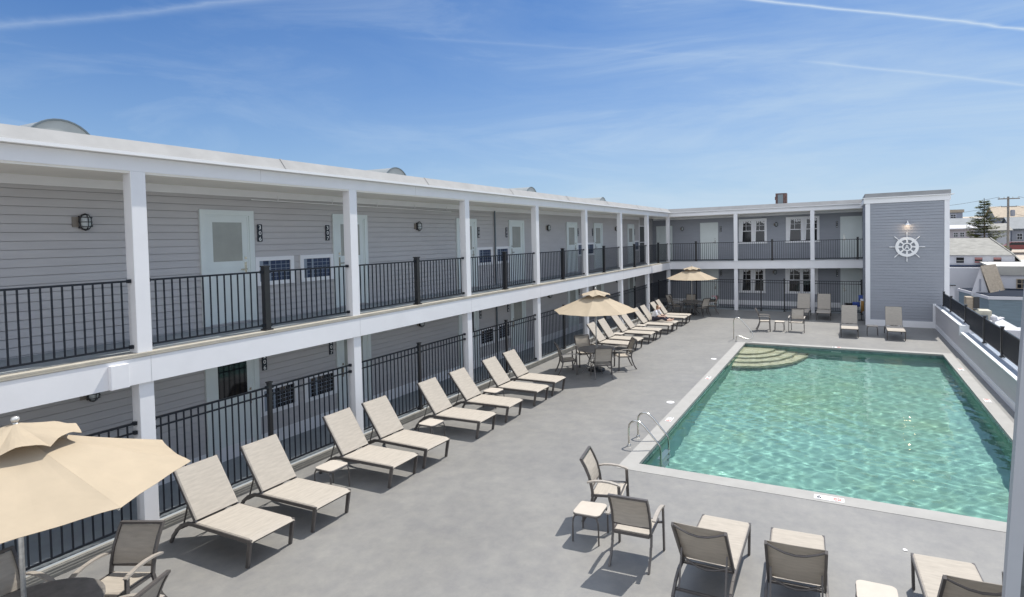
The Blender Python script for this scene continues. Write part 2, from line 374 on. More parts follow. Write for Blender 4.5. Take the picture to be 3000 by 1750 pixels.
def sash_window(par, tf, u0, u1, z0, z1, seed):
    rnd = random.Random(seed)
    f = MB(tf); c = .1; um = (u0+u1)/2
    f.box(u0, u0+c, .015, .06, z0, z1); f.box(u1-c, u1, .015, .06, z0, z1); f.box(u0+c, u1-c, .015, .06, z1-c, z1); f.box(u0-.03, u1+.03, .015, .08, z0-.04, z0+.05); f.box(um-.06, um+.06, .015, .06, z0+.05, z1-c)
    o = f.build('window', K['trim'], par)
    for a, b in ((u0+c, um-.06), (um+.06, u1-c)):
        MB(tf).box(a, b, .004, .0205, z0+.05, z1-c).build('pane', K['glass_dark'], o)
        s = MB(tf); zm = (z0+z1)/2; e = .03
        s.box(a, a+e, .03, .045, z0+.05, z1-c); s.box(b-e, b, .03, .045, z0+.05, z1-c); s.box(a+e, b-e, .03, .045, zm-.02, zm+.02); s.box(a+e, b-e, .03, .045, z0+.05, z0+.09); s.box(a+e, b-e, .03, .045, z1-c-.04, z1-c)
        s.box((a+b)/2-.01, (a+b)/2+.01, .03, .04, zm+.02, z1-c-.04); s.box(a+e, b-e, .03, .04, (zm+z1-c)/2-.008, (zm+z1-c)/2+.008)
        s.build('sash', K['trim'], o)
        # curtain: swag across the top and a tied panel at one side
        cu = MB(tf); k = 12; side = rnd.choice((-1, 1)); top = z1-c
        rows = []
        for i in range(k+1):
            t = i/k; u_ = a+e+(b-a-2*e)*t; drop = .05+.14*abs(math.sin(t*math.pi*1.2+seed))+.03*math.sin(t*29)
            rows.append([(u_, .022+.004*math.sin(t*40), top), (u_, .022+.004*math.sin(t*40+1), top-drop)])
        cu.sheet(rows); rows = []
        for i in range(k+1):
            t = i/k; zz = top-(top-z0-.05)*t; wid = (b-a)*(.20-.10*t)
            ed = a+e if side < 0 else b-e
            rows.append([(ed, .0225, zz), (ed-side*wid*.5, .026, zz), (ed-side*wid, .0225, zz)])
        cu.sheet(rows); cu.build('curtain', K['trim'], o, recalc=False)
def rail_panel(par, tfw, p0, p1, zb, zt, double=False, step=.115, name='railing'):
    """black picket panel between two points (top view)"""
    m = MB(tfw); p0, p1 = Vector(p0), Vector(p1); d = p1-p0; Ln = d.length; d.normalize()
    a0 = Vector((p0.x, p0.y, 0)); 
    def P(t, z): q = a0+Vector((d.x, d.y, 0))*t; return (q.x, q.y, z)
    m.beam(P(0, zt), P(Ln, zt), .038, .03)
    if double: m.beam(P(0, zt-.14), P(Ln, zt-.14), .028, .026)
    m.beam(P(0, zb), P(Ln, zb), .028, .028)
    n = max(1, round(Ln/step))
    for i in range(1, n): m.beam(P(Ln*i/n, zb), P(Ln*i/n, zt-.01), .018, .018, up=(d.x, d.y, 0))
    for e in (.02, Ln-.02):
        for z in ([zt, zb]+([zt-.14] if double else [])): m.beam(P(e-.02, z), P(e+.02, z), .055, .055)
    return m.build(name, K['black'], par)
def fpost(par, tfw, x, y, z0, z1, s=.075, name='fence_post'):
    m = MB(tfw); m.box(x-s/2, x+s/2, y-s/2, y+s/2, z0, z1); m.box(x-s/2-.012, x+s/2+.012, y-s/2-.012, y+s/2+.012, z1, z1+.022); m.box(x-s/2-.025, x+s/2+.025, y-s/2-.025, y+s/2+.025, z0, z0+.03)
    return m.build(name, K['blackpost'], par)

# ------------------------------------------------------------------ setting: ground, deck, pool
PX0, PX1, PY0, PY1 = 6.01, 12.88, 10.17, 23.23
m = MB(); m.face([(-600, -300, -4), (900, -300, -4), (900, 1400, -4), (-600, 1400, -4)])
tag(m.build('ground', mat('ground', (.24, .235, .22), .9, var=.2, vscale=.2)), kind='structure')
m = MB()
for x0, x1, y0, y1 in ((0, 13.6, -1, PY0-.34), (0, PX0-.34, PY0-.34, PY1+.30), (0, 13.6, PY1+.30, 33.2), (PX1+.30, 13.6, PY0-.34, PY1+.30)): m.face([(x0, y0, 0), (x1, y0, 0), (x1, y1, 0), (x0, y1, 0)])
tag(m.build('pool_deck', K['deck']), kind='structure')
m = MB(); m.box(0, 13.6, -1, PY0-.34, -.6, -.05); tag(m.build('deck_slab', K['coping']), kind='structure')
m = MB()
for x0, x1, y0, y1 in ((PX0-.34, PX1+.30, PY0-.34, PY0), (PX0-.34, PX0, PY0, PY1), (PX1, PX1+.30, PY0, PY1), (PX0-.34, PX1+.30, PY1, PY1+.30)):
    m.box(x0, x1, y0, y1, -.055, .006)
cp = tag(m.build('pool_coping', K['coping']), kind='structure')
m = MB(); e = .02; zt = -.055; zw = -.30
X0, X1, Y0, Y1 = PX0-e, PX1+e, PY0-e, PY1+e
for a, b in (((X0, Y0), (X1, Y0)), ((X1, Y0), (X1, Y1)), ((X1, Y1), (X0, Y1)), ((X0, Y1), (X0, Y0))): m.face([(*a, zt), (*b, zt), (*b, zw), (*a, zw)])
tag(m.build('pool_tile_band', K['tile']), kind='structure')
m = MB(); X0b, X1b, Y0b, Y1b = X0, X1, Y0, Y1; zd, zs = -1.85, -1.10
for a, b in (((X0, Y0), (X1, Y0)), ((X1, Y0), (X1, Y1)), ((X1, Y1), (X0, Y1)), ((X0, Y1), (X0, Y0))):
    za = zd if a[1] == Y0 else zs; zb_ = zd if b[1] == Y0 else zs
    m.face([(*a, zw), (*b, zw), (*b, zb_), (*a, za)])
m.face([(X0, Y0, zd), (X1, Y0, zd), (X1, Y1, zs), (X0, Y1, zs)])
basin = tag(m.build('pool_basin', K['plaster']), kind='structure')
# corner steps, four quarter rounds with dark nosing
m = MB(); ed = MB()
steps = ((1.22, 1.45, -.26), (1.62, 1.95, -.44), (2.02, 2.46, -.62), (2.42, 2.98, -.80))
for rx, ry, z in steps:
    n = 22; arc = [(X0+rx*math.cos(t), Y1-ry*math.sin(t)) for t in [math.pi/2*i/n for i in range(n+1)]]
    c = m.v((X0, Y1, z)); top = [m.v((x, y, z)) for x, y in arc]; bot = [m.v((x, y, z-.25)) for x, y in arc]
    for i in range(n): m.bm.faces.new([c, top[i], top[i+1]]); m.bm.faces.new([top[i], bot[i], bot[i+1], top[i+1]])
    ed.sheet([[(X0+(rx-.07)*math.cos(t), Y1-(ry-.07)*math.sin(t), z+.005), (X0+(rx+.006)*math.cos(t), Y1-(ry+.006)*math.sin(t), z+.005), (X0+(rx+.006)*math.cos(t), Y1-(ry+.006)*math.sin(t), z-.05)] for t in [math.pi/2*i/n for i in range(n+1)]])
stp = tag(m.build('pool_steps', K['step'], recalc=False), kind='structure')
eo = ed.build('step_nosing', K['stepedge'], stp, recalc=False)
# water: closed body with a rippled top
def water_mat():
    m = bpy.data.materials.new('pool_water'); m.use_nodes = True; t = m.node_tree; t.nodes.clear()
    o = t.nodes.new('ShaderNodeOutputMaterial'); g = t.nodes.new('ShaderNodeBsdfGlass')
    g.inputs['Color'].default_value = (.86, .955, .93, 1); g.inputs['Roughness'].default_value = 0; g.inputs['IOR'].default_value = 1.33
    t.links.new(g.outputs[0], o.inputs[0]); return m
rw = random.Random(3); waves = []
for i in range(26):
    lam = .15*1.155**(i % 13); a = rw.uniform(-math.pi, math.pi); waves.append((2*math.pi/lam*math.cos(a), 2*math.pi/lam*math.sin(a), rw.uniform(0, 6.28), .0006*(lam/.4)**1.0))
def wh(x, y): return sum(a*math.sin(kx*x+ky*y+ph+.8*math.sin(.9*x+.7*y*(1+.1*kx/10))) for kx, ky, ph, a in waves)
bmw = bmesh.new(); nx, ny = 190, 360; Z0 = -.13; ee = .03
gx0, gx1, gy0, gy1 = PX0-ee, PX1+ee, PY0-ee, PY1+ee
grid = [[bmw.verts.new((gx0+(gx1-gx0)*i/nx, gy0+(gy1-gy0)*j/ny, Z0+wh(gx0+(gx1-gx0)*i/nx, gy0+(gy1-gy0)*j/ny))) for j in range(ny+1)] for i in range(nx+1)]
for i in range(nx):
    for j in range(ny): bmw.faces.new([grid[i][j], grid[i+1][j], grid[i+1][j+1], grid[i][j+1]]).smooth = True
per = [grid[i][0] for i in range(nx)]+[grid[nx][j] for j in range(ny)]+[grid[i][ny] for i in range(nx, 0, -1)]+[grid[0][j] for j in range(ny, 0, -1)]
low = [bmw.verts.new((v.co.x, v.co.y, -2.1)) for v in per]
for i in range(len(per)): bmw.faces.new([per[i], low[i], low[(i+1) % len(per)], per[(i+1) % len(per)]])
bmw.faces.new(low[::-1])
me = bpy.data.meshes.new('pool_water'); bmw.to_mesh(me); bmw.free(); me.materials.append(water_mat())
water = bpy.data.objects.new('pool_water', me); C.objects.link(water); tag(water, kind='structure')
ld.cycles.is_caustics_light = True; water.cycles.is_caustics_caster = True
for o_ in (basin, stp, eo): o_.cycles.is_caustics_receiver = True


# ------------------------------------------------------------------ left wing
DOOR_Y = [(6.60, 7.66, '306'), (9.62, 10.68, '307'), (14.30, 15.35, '308'), (17.33, 18.38, '309'), (21.98, 23.04, '310'), (24.95, 26.0, '311'), (29.62, 30.68, '312')]
POSTY = [0.76, 4.80, 8.85, 12.88, 16.85, 20.92, 24.91, 28.94]; PW = .20
G_ROOMS = 'numbered room doors'
lw = thing('motel_wing', (-3, 14, 0), 0, 'long two storey grey clapboard motel wing with white posts and black balcony rails', 'building', world=True)
YE = 31.62
m = MB(tl)
siding(m, -3, YE, .42, 2.42); siding(m, -3, YE, 2.83, 5.40)
m.box(-3, YE, -.25, -.03, .0, 5.5); m.box(-3, YE, -.03, .0, 0, .42); m.box(-3, YE, -.03, .0, 2.42, 2.83)
m.build('siding_wall', K['siding'], lw)
m = MB(tl); m.box(-3, YE, .0, .03, .15, .42); m.box(-3, YE, .0, .05, 5.36, 5.50); m.box(YE-.02, YE+.08, -.05, .03, 2.83, 5.4)
m.build('wall_trim', K['trim'], lw)
m = MB(); m.box(WX, -.02, -3, 33.0, 5.50, 5.54); m.box(WX, .0, -3, 33.0, 2.36, 2.40); m.build('soffit', K['soffit'], lw)
m = MB(); m.box(WX-1.2, -.03, -3, 34.4, 2.66, 2.80); m.build('walkway_slab', K['walk'], lw)
m = MB(); m.box(WX-1.2, -.03, -3, 34.4, -.2, .15); m.build('lower_walkway', K['walk'], lw)
m = MB(); m.box(-.03, .012, -3, 33.1, .004, .155)
for z in (.045, .085, .125): m.box(.012, .022, -3, 33.1, z, z+.014)
m.build('curb', K['curb'], lw)
m = MB(); m.box(-.12, .04, -3, 33.0, 2.352, 2.745); m.build('floor_beam', K['trim'], lw)
m = MB()
for y in (4.95, 9.0, 13.02, 17.0, 21.05, 25.05, 29.1): m.box(.0385, .0415, y, y+.005, 2.36, 2.74); m.box(-.002, .0015, y+1.9, y+1.905, 5.54, 5.745)
bs_ = m.build('wall_trim_joints', mat('joint_caulk', (.5, .5, .5), .7), lw); bs_['kind'] = 'stuff'
m = MB(); m.box(-.16, .05, -3, 32.98, 2.752, 2.778); m.box(-.16, .042, -3, 33.0, 2.782, 2.806); m.build('drip_board', mat('drip_board', (.42, .39, .33), .6, var=.1, vscale=5), lw)
m = MB(); m.box(-.16, 0, -3, 33.0, 5.532, 5.75); m.build('fascia', K['trim'], lw)
m = MB(); m.box(-.2, .13, -3, 33.0, 5.755, 5.80); m.build('gutter_edge', K['white'], lw)
m = MB(); m.face([(.10, -3, 5.803), (.10, 33.0, 5.803), (-.06, 33.0, 6.0), (-.06, -3, 6.0)])
m.box(-.5, -.065, -3, 33.0, 5.9, 6.0)
for y in (3.3, 7.3, 11.3, 15.3, 19.3, 23.3, 27.3, 31.3): m.beam((.105, y, 5.806), (-.055, y, 6.006), .03, .008)
m.build('roof_edging', K['metal_roof'], lw, recalc=False)
m = MB(); m.box(-9, -.5, -3, 42, 5.55, 5.97); m.build('roof', K['membrane'], lw)
for y in (4.93, 12.6, 20.35, 27.95):
    m = MB(); n = 18; r = .50; A = [(-2.2, y+r*math.cos(math.pi*i/n), 5.97+r*1.12*math.sin(math.pi*i/n)) for i in range(n+1)]
    m.prism(A, (-1.6, 0, 0)); s_ = m.build('skylight', K['skylight'], lw)
    m = MB(); m.tube([(-2.19, y+.5*math.cos(math.pi*i/n), 5.97+.56*math.sin(math.pi*i/n)) for i in range(n+1)], .018, 5); m.build('rim', K['conduit'], s_)
for k, y in enumerate(POSTY):
    m = MB(); m.box(-.20, 0, y, y+PW, 2.806, 5.532); m.build('post', K['trim'], lw, bevel=.006)
    m = MB(); m.box(-.20, 0, y, y+PW, 0, 2.352); m.build('post', K['trim'], lw, bevel=.006)
PC = [(POSTY[i]+PW, POSTY[i+1] if i < 7 else 33.05) for i in range(8)]
for y0, y1 in PC:
    ym = (y0+y1)/2+.02
    rail_panel(lw, None, (-.10, y0+.01), (-.10, ym-.05), 2.90, 3.89); rail_panel(lw, None, (-.10, ym+.05), (-.10, y1-.01), 2.90, 3.89)
    fpost(lw, None, -.10, ym, 2.805, 3.98, .10, 'railing_post')
for i, (a, b, num) in enumerate(DOOR_Y):
    h = 1 if i % 2 == 0 else -1
    door(lw, tl, a, b, 2.84, 5.08, h); door(lw, tl, a, b, .16, 2.34, h, pane='glass_dark' if i in (0, 2) else 'glass_shade')
    un = b+.14 if h > 0 else a-.14
    number(lw, tl, un, 4.63, num); number(lw, tl, un, 1.93, '2'+num[1:])
    if i != 6:
        u0 = b+.01 if h > 0 else a-.90
        low_window(lw, tl, u0, u0+.89, 3.53, 4.13); low_window(lw, tl, u0, u0+.89, .80, 1.40, dark='glass_dark')
low_window(lw, tl, 30.7, 31.55, 3.53, 4.13)
for y in (4.84, 12.57, 20.29, 27.85): lamp(lw, tl, y, 4.81); lamp(lw, tl, y, 2.05)
m = MB(tl); m.tube([(7.6, .08, 5.31), (14.0, .08, 5.27)], .012, 6)
for u in (8.2, 9.6, 11.0, 12.4, 13.8): m.tube([(u, .08, 5.3), (u, .08, 5.42)], .008, 5)
m.build('wire_conduit', K['white'], lw)
m = MB(tl); m.tube([(16.42, .05, 2.81), (16.42, .05, 5.38)], .028, 8); m.tube([(16.42, .05, .15), (16.42, .05, 2.36)], .028, 8); m.build('drain_pipe', K['conduit'], lw)
m = MB(); m.box(.042, .115, 4.40, 4.63, 2.352, 2.70); m.build('junction_box', K['trim'], lw, bevel=.006)
m = MB(); m.box(.042, .10, 29.4, 31.3, 2.353, 2.74); m.build('beam_cover', K['trim'], lw)
# dark glazed passage door past the last room
m = MB(tl); m.box(YE+.08, 32.62, -.06, .0, 2.83, 5.0); g_ = m.build('passage_door', K['glass_dark'], lw)
m = MB(tl); m.box(YE+.08, 32.62, .0, .02, 4.96, 5.02); m.box(YE+.08, 32.62, .0, .02, 4.0, 4.04); m.box(32.60, 32.72, -.06, .03, 2.83, 5.02); m.build('frame', K['trim'], g_)
m = MB(tl); m.box(YE+.02, 34.8, -.4, -.07, 0, 5.5); m.build('passage_wall', K['siding'], lw)

# ------------------------------------------------------------------ far wing across the end of the pool
fw = thing('motel_wing', (5, 36, 0), 0, 'shaded grey motel wing with wide sash windows closing the far end of the pool deck', 'building', world=True)
m = MB(tf_); siding(m, -4, 10.72, .42, 2.42); siding(m, -4, 10.72, 2.83, 5.42); m.box(-4, 10.72, -.25, -.03, 0, 5.5); m.build('siding_wall', K['siding_shade_tint'], fw)
m = MB(tf_); m.box(-1.45, 10.7, 0, .03, .15, .42); m.box(-1.45, 10.7, 0, .05, 5.38, 5.5); m.build('wall_trim', K['trim'], fw)
m = MB(tw); m.box(0, 10.7, 33.09, FY, 5.50, 5.54); m.box(0, 10.7, 33.1, FY, 2.36, 2.40); m.build('soffit', K['soffit'], fw)
m = MB(tw); m.box(0, 10.7, 33.09, FY, 2.66, 2.80); m.build('walkway_slab', K['walk'], fw)
m = MB(tw); m.box(-.0, 10.7, 33.16, FY, -.1, .03); m.build('lower_walkway', K['walk'], fw)
m = MB(tw); m.box(0.04, 10.66, 33.01, 33.17, 2.352, 2.79); m.build('floor_beam', K['trim'], fw)
m = MB(tw); m.box(.04, 10.66, 32.97, 33.2, 2.792, 2.806); m.build('drip_board', K['trim'], fw)
m = MB(tw); m.box(0.0, 10.7, 33.02, 33.2, 5.532, 5.75); m.build('fascia', K['trim'], fw)
m = MB(tw); m.box(.13, 10.66, 32.92, 33.25, 5.755, 5.795); m.build('gutter_edge', K['white'], fw)
m = MB(tw); m.face([(.10, 32.94, 5.80), (10.7, 32.94, 5.80), (10.7, 33.1, 6.0), (-.06, 33.1, 6.0)]); m.box(-.06, 10.7, 33.11, 33.6, 5.9, 6.0); m.build('roof_edging', K['metal_roof'], fw, recalc=False)
m = MB(tw); m.box(-.49, 14, 33.6, 42, 5.56, 5.97); m.build('roof', K['membrane'], fw)
FP = [(-.20, 0.0), (3.86, 4.07), (8.0, 8.21)]
for a, b in FP:
    y0, y1 = (33.04, 33.24)
    m = MB(tw); m.box(a, b, y0, y1, 2.806, 5.532); m.build('post', K['trim'], fw)
    m = MB(tw); m.box(a, b, y0, y1, 0, 2.352); m.build('post', K['trim'], fw)
for x0, xm, x1 in ((0, 1.62, 3.86), (4.07, 5.98, 8.0), (8.21, 10.35, 10.6)):
    rail_panel(fw, tw, (x0+.01, 33.12), (xm-.05, 33.12), 2.90, 3.89); rail_panel(fw, tw, (xm+.05, 33.12), (x1-.01, 33.12), 2.90, 3.89)
    fpost(fw, tw, xm, 33.12, 2.81, 3.99, .10, 'railing_post')
door(fw, tf_, -1.25, -.2, 2.84, 5.02, 1, glazed=False); door(fw, tf_, 1.58, 2.68, 2.84, 5.12, 1, glazed=False); door(fw, tf_, 9.5, 10.62, 2.84, 5.16, -1, glazed=False)
door(fw, tf_, 1.58, 2.68, .05, 2.32, 1, glazed=False); door(fw, tf_, 9.5, 10.62, .05, 2.32, -1, glazed=False)
number(fw, tf_, 2.84, 4.70, '313'); number(fw, tf_, 9.33, 4.74, '314'); number(fw, tf_, 2.84, 2.0, '213'); number(fw, tf_, 9.33, 2.0, '214')
sash_window(fw, tf_, 3.93, 5.54, 3.80, 5.24, 1); sash_window(fw, tf_, 6.61, 8.42, 3.80, 5.26, 2)
sash_window(fw, tf_, 3.93, 5.44, .90, 2.36, 3); sash_window(fw, tf_, 6.56, 8.33, .90, 2.36, 4)
lamp(fw, tf_, .46, 4.80); lamp(fw, tf_, 6.08, 4.86); lamp(fw, tf_, 6.0, 2.07)
# chimney and vent on the roof beyond
ch = thing('chimney', (6.0, 38, 5.97), 0, 'short square brick chimney with a metal box standing on the far flat roof', 'chimney')
m = MB(); m.box(-.30, .37, -.3, .3, -.05, 1.0); m.build('stack', K['brick'], ch)
m = MB(); m.box(-.16, .16, -.33, -.305, .08, .92); m.build('cover_plate', K['conduit'], ch)
m = MB(); m.box(-.36, -.305, -.1, .1, .6, .8); m.build('flue_vent', K['brick'], ch)
vt = MB().lathe([(.28, 0), (.27, .12), (.2, .2), (.05, .235)], n=16).build('roof_vent', K['white'], smooth=True); vt.location = (9.0, 36.5, 6.04)
tag(vt, 'low white mushroom vent on the far roof next to the tower', 'roof vent')

# ------------------------------------------------------------------ stair tower with ship wheel
TY = 29.42; TX0, TX1 = 10.60, 13.98
def ttf(p): return Vector((p.x, TY-p.y, p.z+.016*(p.x-TX0)*(1 if p.z > 5 else 0)))
tower = thing('stair_tower', (12.3, 30.5, 0), 0, 'flat roofed grey clapboard tower with a white ship wheel on its front', 'tower', world=True)
m = MB(ttf); siding(m, TX0+.2, TX1-.2, .29, 5.74, .0); m.box(TX0+.2, TX1-.2, -.1, -.03, 0, 5.74); m.build('siding_wall', K['siding_shade_tint'], tower)
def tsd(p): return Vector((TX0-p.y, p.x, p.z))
m = MB(tsd); siding(m, TY+.15, 33.9, .15, 5.74, .0); m.box(TY+.15, 33.9, -.1, -.03, 0, 5.8); m.build('siding_wall', K['siding_shade_tint'], tower)
m = MB(); m.box(TX0+.14, TX1-.02, TY+.12, 40, 0, 5.9); m.build('core_wall', K['siding_shade_tint'], tower)
m = MB(ttf); m.box(TX0, TX0+.2, -.2, .03, 0, 5.73); m.box(TX1-.2, TX1, -.2, .03, 0, 5.73); m.box(TX0+.2, 13.36, 0, .035, 0, .29); m.box(13.34, 13.46, 0, .045, 0, 1.11)
m.build('corner_board', K['trim'], tower)
m = MB(ttf); m.box(TX0-.06, TX1+.04, -.3, .05, 5.735, 5.97); m.build('fascia', K['trim'], tower)
m = MB(ttf); m.box(TX0-.12, TX1+.16, -.3, .13, 5.972, 6.005); m.build('gutter_edge', K['white'], tower)
m = MB(ttf); m.box(TX0-.02, TX1+.05, -10, .02, 6.007, 6.20); m.build('roof_edging', K['metal_roof'], tower)
m = MB(); m.box(TX0-.08, TX0+.12, TY+.3, 33.9, 5.74, 5.95); m.build('side_fascia', K['trim'], tower)
wc = Vector((12.31, 0, 3.70))
def ww(r, t, n): return (wc.x+r*math.cos(t), n, wc.z+r*.95*math.sin(t))
m = MB(ttf)
def ring(m, r0, r1, n0, n1, k=40, hole=None):
    for i in range(k):
        a, b = 2*math.pi*i/k, 2*math.pi*(i+1)/k
        for q in ((r0, r1, n1), (r0, r1, n0)): m.face([ww(q[0], a, q[2]), ww(q[1], a, q[2]), ww(q[1], b, q[2]), ww(q[0], b, q[2])])
        for r in (r0, r1): m.face([ww(r, a, n0), ww(r, b, n0), ww(r, b, n1), ww(r, a, n1)])
ring(m, .345, .475, .03, .075); ring(m, .150, .205, .03, .075)
for k in range(8):
    t = math.pi/4*k+math.pi/8*0
    m.beam(ww(.19, t, .052), ww(.345, t, .052), .05, .044, up=(0, 1, 0), w2=.085)
    m.beam(ww(.47, t, .052), ww(.60, t, .052), .028, .045, up=(0, 1, 0), w2=.03); m.beam(ww(.60, t, .052), ww(.72, t, .052), .045, .045, up=(0, 1, 0), w2=.03)
wo_ = m.build('ship_wheel', K['white'], tower)
m = MB(ttf); add_text(m, 'A', lambda x, y: (wc.x+x, .08, wc.z-.105+y), .29); m.build('letter', K['white'], wo_, recalc=False, solid=.01)
m = MB(ttf); m.tube([(12.33, .0, 4.86), (12.33, .16, 4.88), (12.33, .2, 4.80)], .02, 8)
for r0, z0, r1, z1 in ((.03, 4.82, .05, 4.78), (.05, 4.78, .12, 4.70)):
    n = 14
    A = [m.v((12.33+r0*math.cos(2*math.pi*j/n), .2+r0*math.sin(2*math.pi*j/n), z0)) for j in range(n)]; B = [m.v((12.33+r1*math.cos(2*math.pi*j/n), .2+r1*math.sin(2*math.pi*j/n), z1)) for j in range(n)]
    for j in range(n): m.bm.faces.new([A[j], A[(j+1) % n], B[(j+1) % n], B[j]])
sg = m.build('sign_lamp', K['white'], tower, recalc=False)
bm_ = bpy.data.materials.new('lit_bulb'); bm_.use_nodes = True; bp_ = bm_.node_tree.nodes['Principled BSDF']; bp_.inputs['Emission Color'].default_value = (1, .75, .5, 1); bp_.inputs['Emission Strength'].default_value = 3
m = MB(ttf); m.box(12.30, 12.36, .17, .23, 4.70, 4.74); m.build('bulb', bm_, sg)
pl = bpy.data.lights.new('sign_lamp_light', 'POINT'); pl.energy = 1.6; pl.color = (1, .72, .45); pl.shadow_soft_size = .03
po = bpy.data.objects.new('sign_lamp_light', pl); C.objects.link(po); po.location = (12.33, TY-.2, 4.66)

# ------------------------------------------------------------------ parapet with ledge and black fence on the right
pw_ = thing('parapet_wall', (13.6, 22, 0), 0, 'low grey clapboard parapet with white stepped caps along the street side of the pool', 'wall', world=True)
PX = 13.46
def tp(p): return Vector((PX-p.y, p.x, p.z))
m = MB(tp); siding(m, 6.0, TY-.06, .20, .80); siding(m, 23.5, TY-.06, .80, 1.02); m.box(6, TY, -.4, -.03, 0, .8); m.box(23.5, TY, -.4, -.03, .8, 1.0); m.build('siding_wall', K['siding'], pw_)
m = MB(tp); m.box(6, TY-.05, 0, .035, .0, .20); m.build('base_board', K['trim'], pw_)
for n_, (a, b, z) in enumerate(((23.5, TY-.04, 1.02), (17.6, 23.44, .80), (12, 17.55, .80), (6, 11.95, .80))):
    m = MB(tp); m.box(a, b, -.045, .05, z, z+.03); m.build('cap', K['white'], pw_)
    m = MB(tp); m.box(a, b, -.20, -.05, z-.02, z+.012); m.build('ledge', K['steelblue'], pw_)
    m = MB(tp); m.box(a, b, -.24, -.205, z, z+.03); m.build('cap', K['white'], pw_)
    m = MB(tp); m.box(a, b, -.40, -.245, z-.02, z+.012); m.build('ledge', K['steelblue'], pw_)
m = MB(tp); m.box(23.36, 23.5, -.4, .06, .7, 1.06); m.build('cap_end', K['trim'], pw_)
pf = thing('parapet_fence', (13.7, 22, .9), 0, 'black picket fence on top of the low grey parapet beside the street', 'fence', world=True)
py = [10.2, 13.2, 16.1, 18.95, 21.12, 24.07, 27.1, 28.95]
for i, y in enumerate(py):
    zb = 1.07 if y > 23.5 else .85
    fpost(pf, None, 13.70, y, zb, 1.70, .075)
for a, b in zip(py, py[1:]):
    rail_panel(pf, None, (13.70, a+.04), (13.70, b-.04), 1.12 if a > 23.5 else .95, 1.64, step=.075, name='fence_panel')

# ------------------------------------------------------------------ pool fences along the walkways
fl = thing('pool_fence', (-.1, 14, .15), 0, 'black picket pool fence behind the long row of sun loungers, between white posts', 'fence', world=True)
for y0, y1 in PC:
    ym = (y0+y1)/2+.02
    rail_panel(fl, None, (-.10, y0+.01), (-.10, ym-.03), .22, 1.74, True, name='fence_panel'); rail_panel(fl, None, (-.10, ym+.03), (-.10, y1-.01), .22, 1.74, True, name='fence_panel')
    fpost(fl, None, -.10, ym, .15, 1.82, .065)
ff = thing('pool_fence', (5, 33.1, 0), 0, 'black picket pool fence in front of the shaded lower rooms at the far end', 'fence', world=True)
for a, b in ((.01, 1.60), (1.66, 3.85), (4.08, 5.32), (5.39, 6.58), (6.66, 7.98), (8.23, 10.5)):
    rail_panel(ff, None, (a, 33.12), (b, 33.12), .12, 1.76, True, name='fence_panel')
for x in (1.63, 5.355, 6.62, 10.53): fpost(ff, None, x, 33.12, 0, 1.85, .07)

# ------------------------------------------------------------------ corner of the building the picture is taken from
cw = thing('house_wall', (10.4, 2.5, 0), 0, 'grey clapboard wall with a white corner board cutting in at the right frame edge', 'wall', world=True)
def tc_(p): return Vector((10.205+.052*(p.z-3.3)+p.x, 2.5-p.y, p.z))
m = MB(tc_); siding(m, .044, 4, -3, 5.2, -.03, course=.125, dep=.028); m.box(.06, 4, -.2, -.06, -3, 5.2); m.build('siding_wall', mat('shade_dark_siding', (.11, .12, .125), .6, var=.1, vscale=2), cw)  # siding colour darkened to stand in for shade on this wall
m = MB(tc_); m.box(0, .045, -.03, .012, -3, 5.2); m.build('corner_board', mat('corner_board', (.36, .375, .40), .4, var=.04, vscale=2), cw)

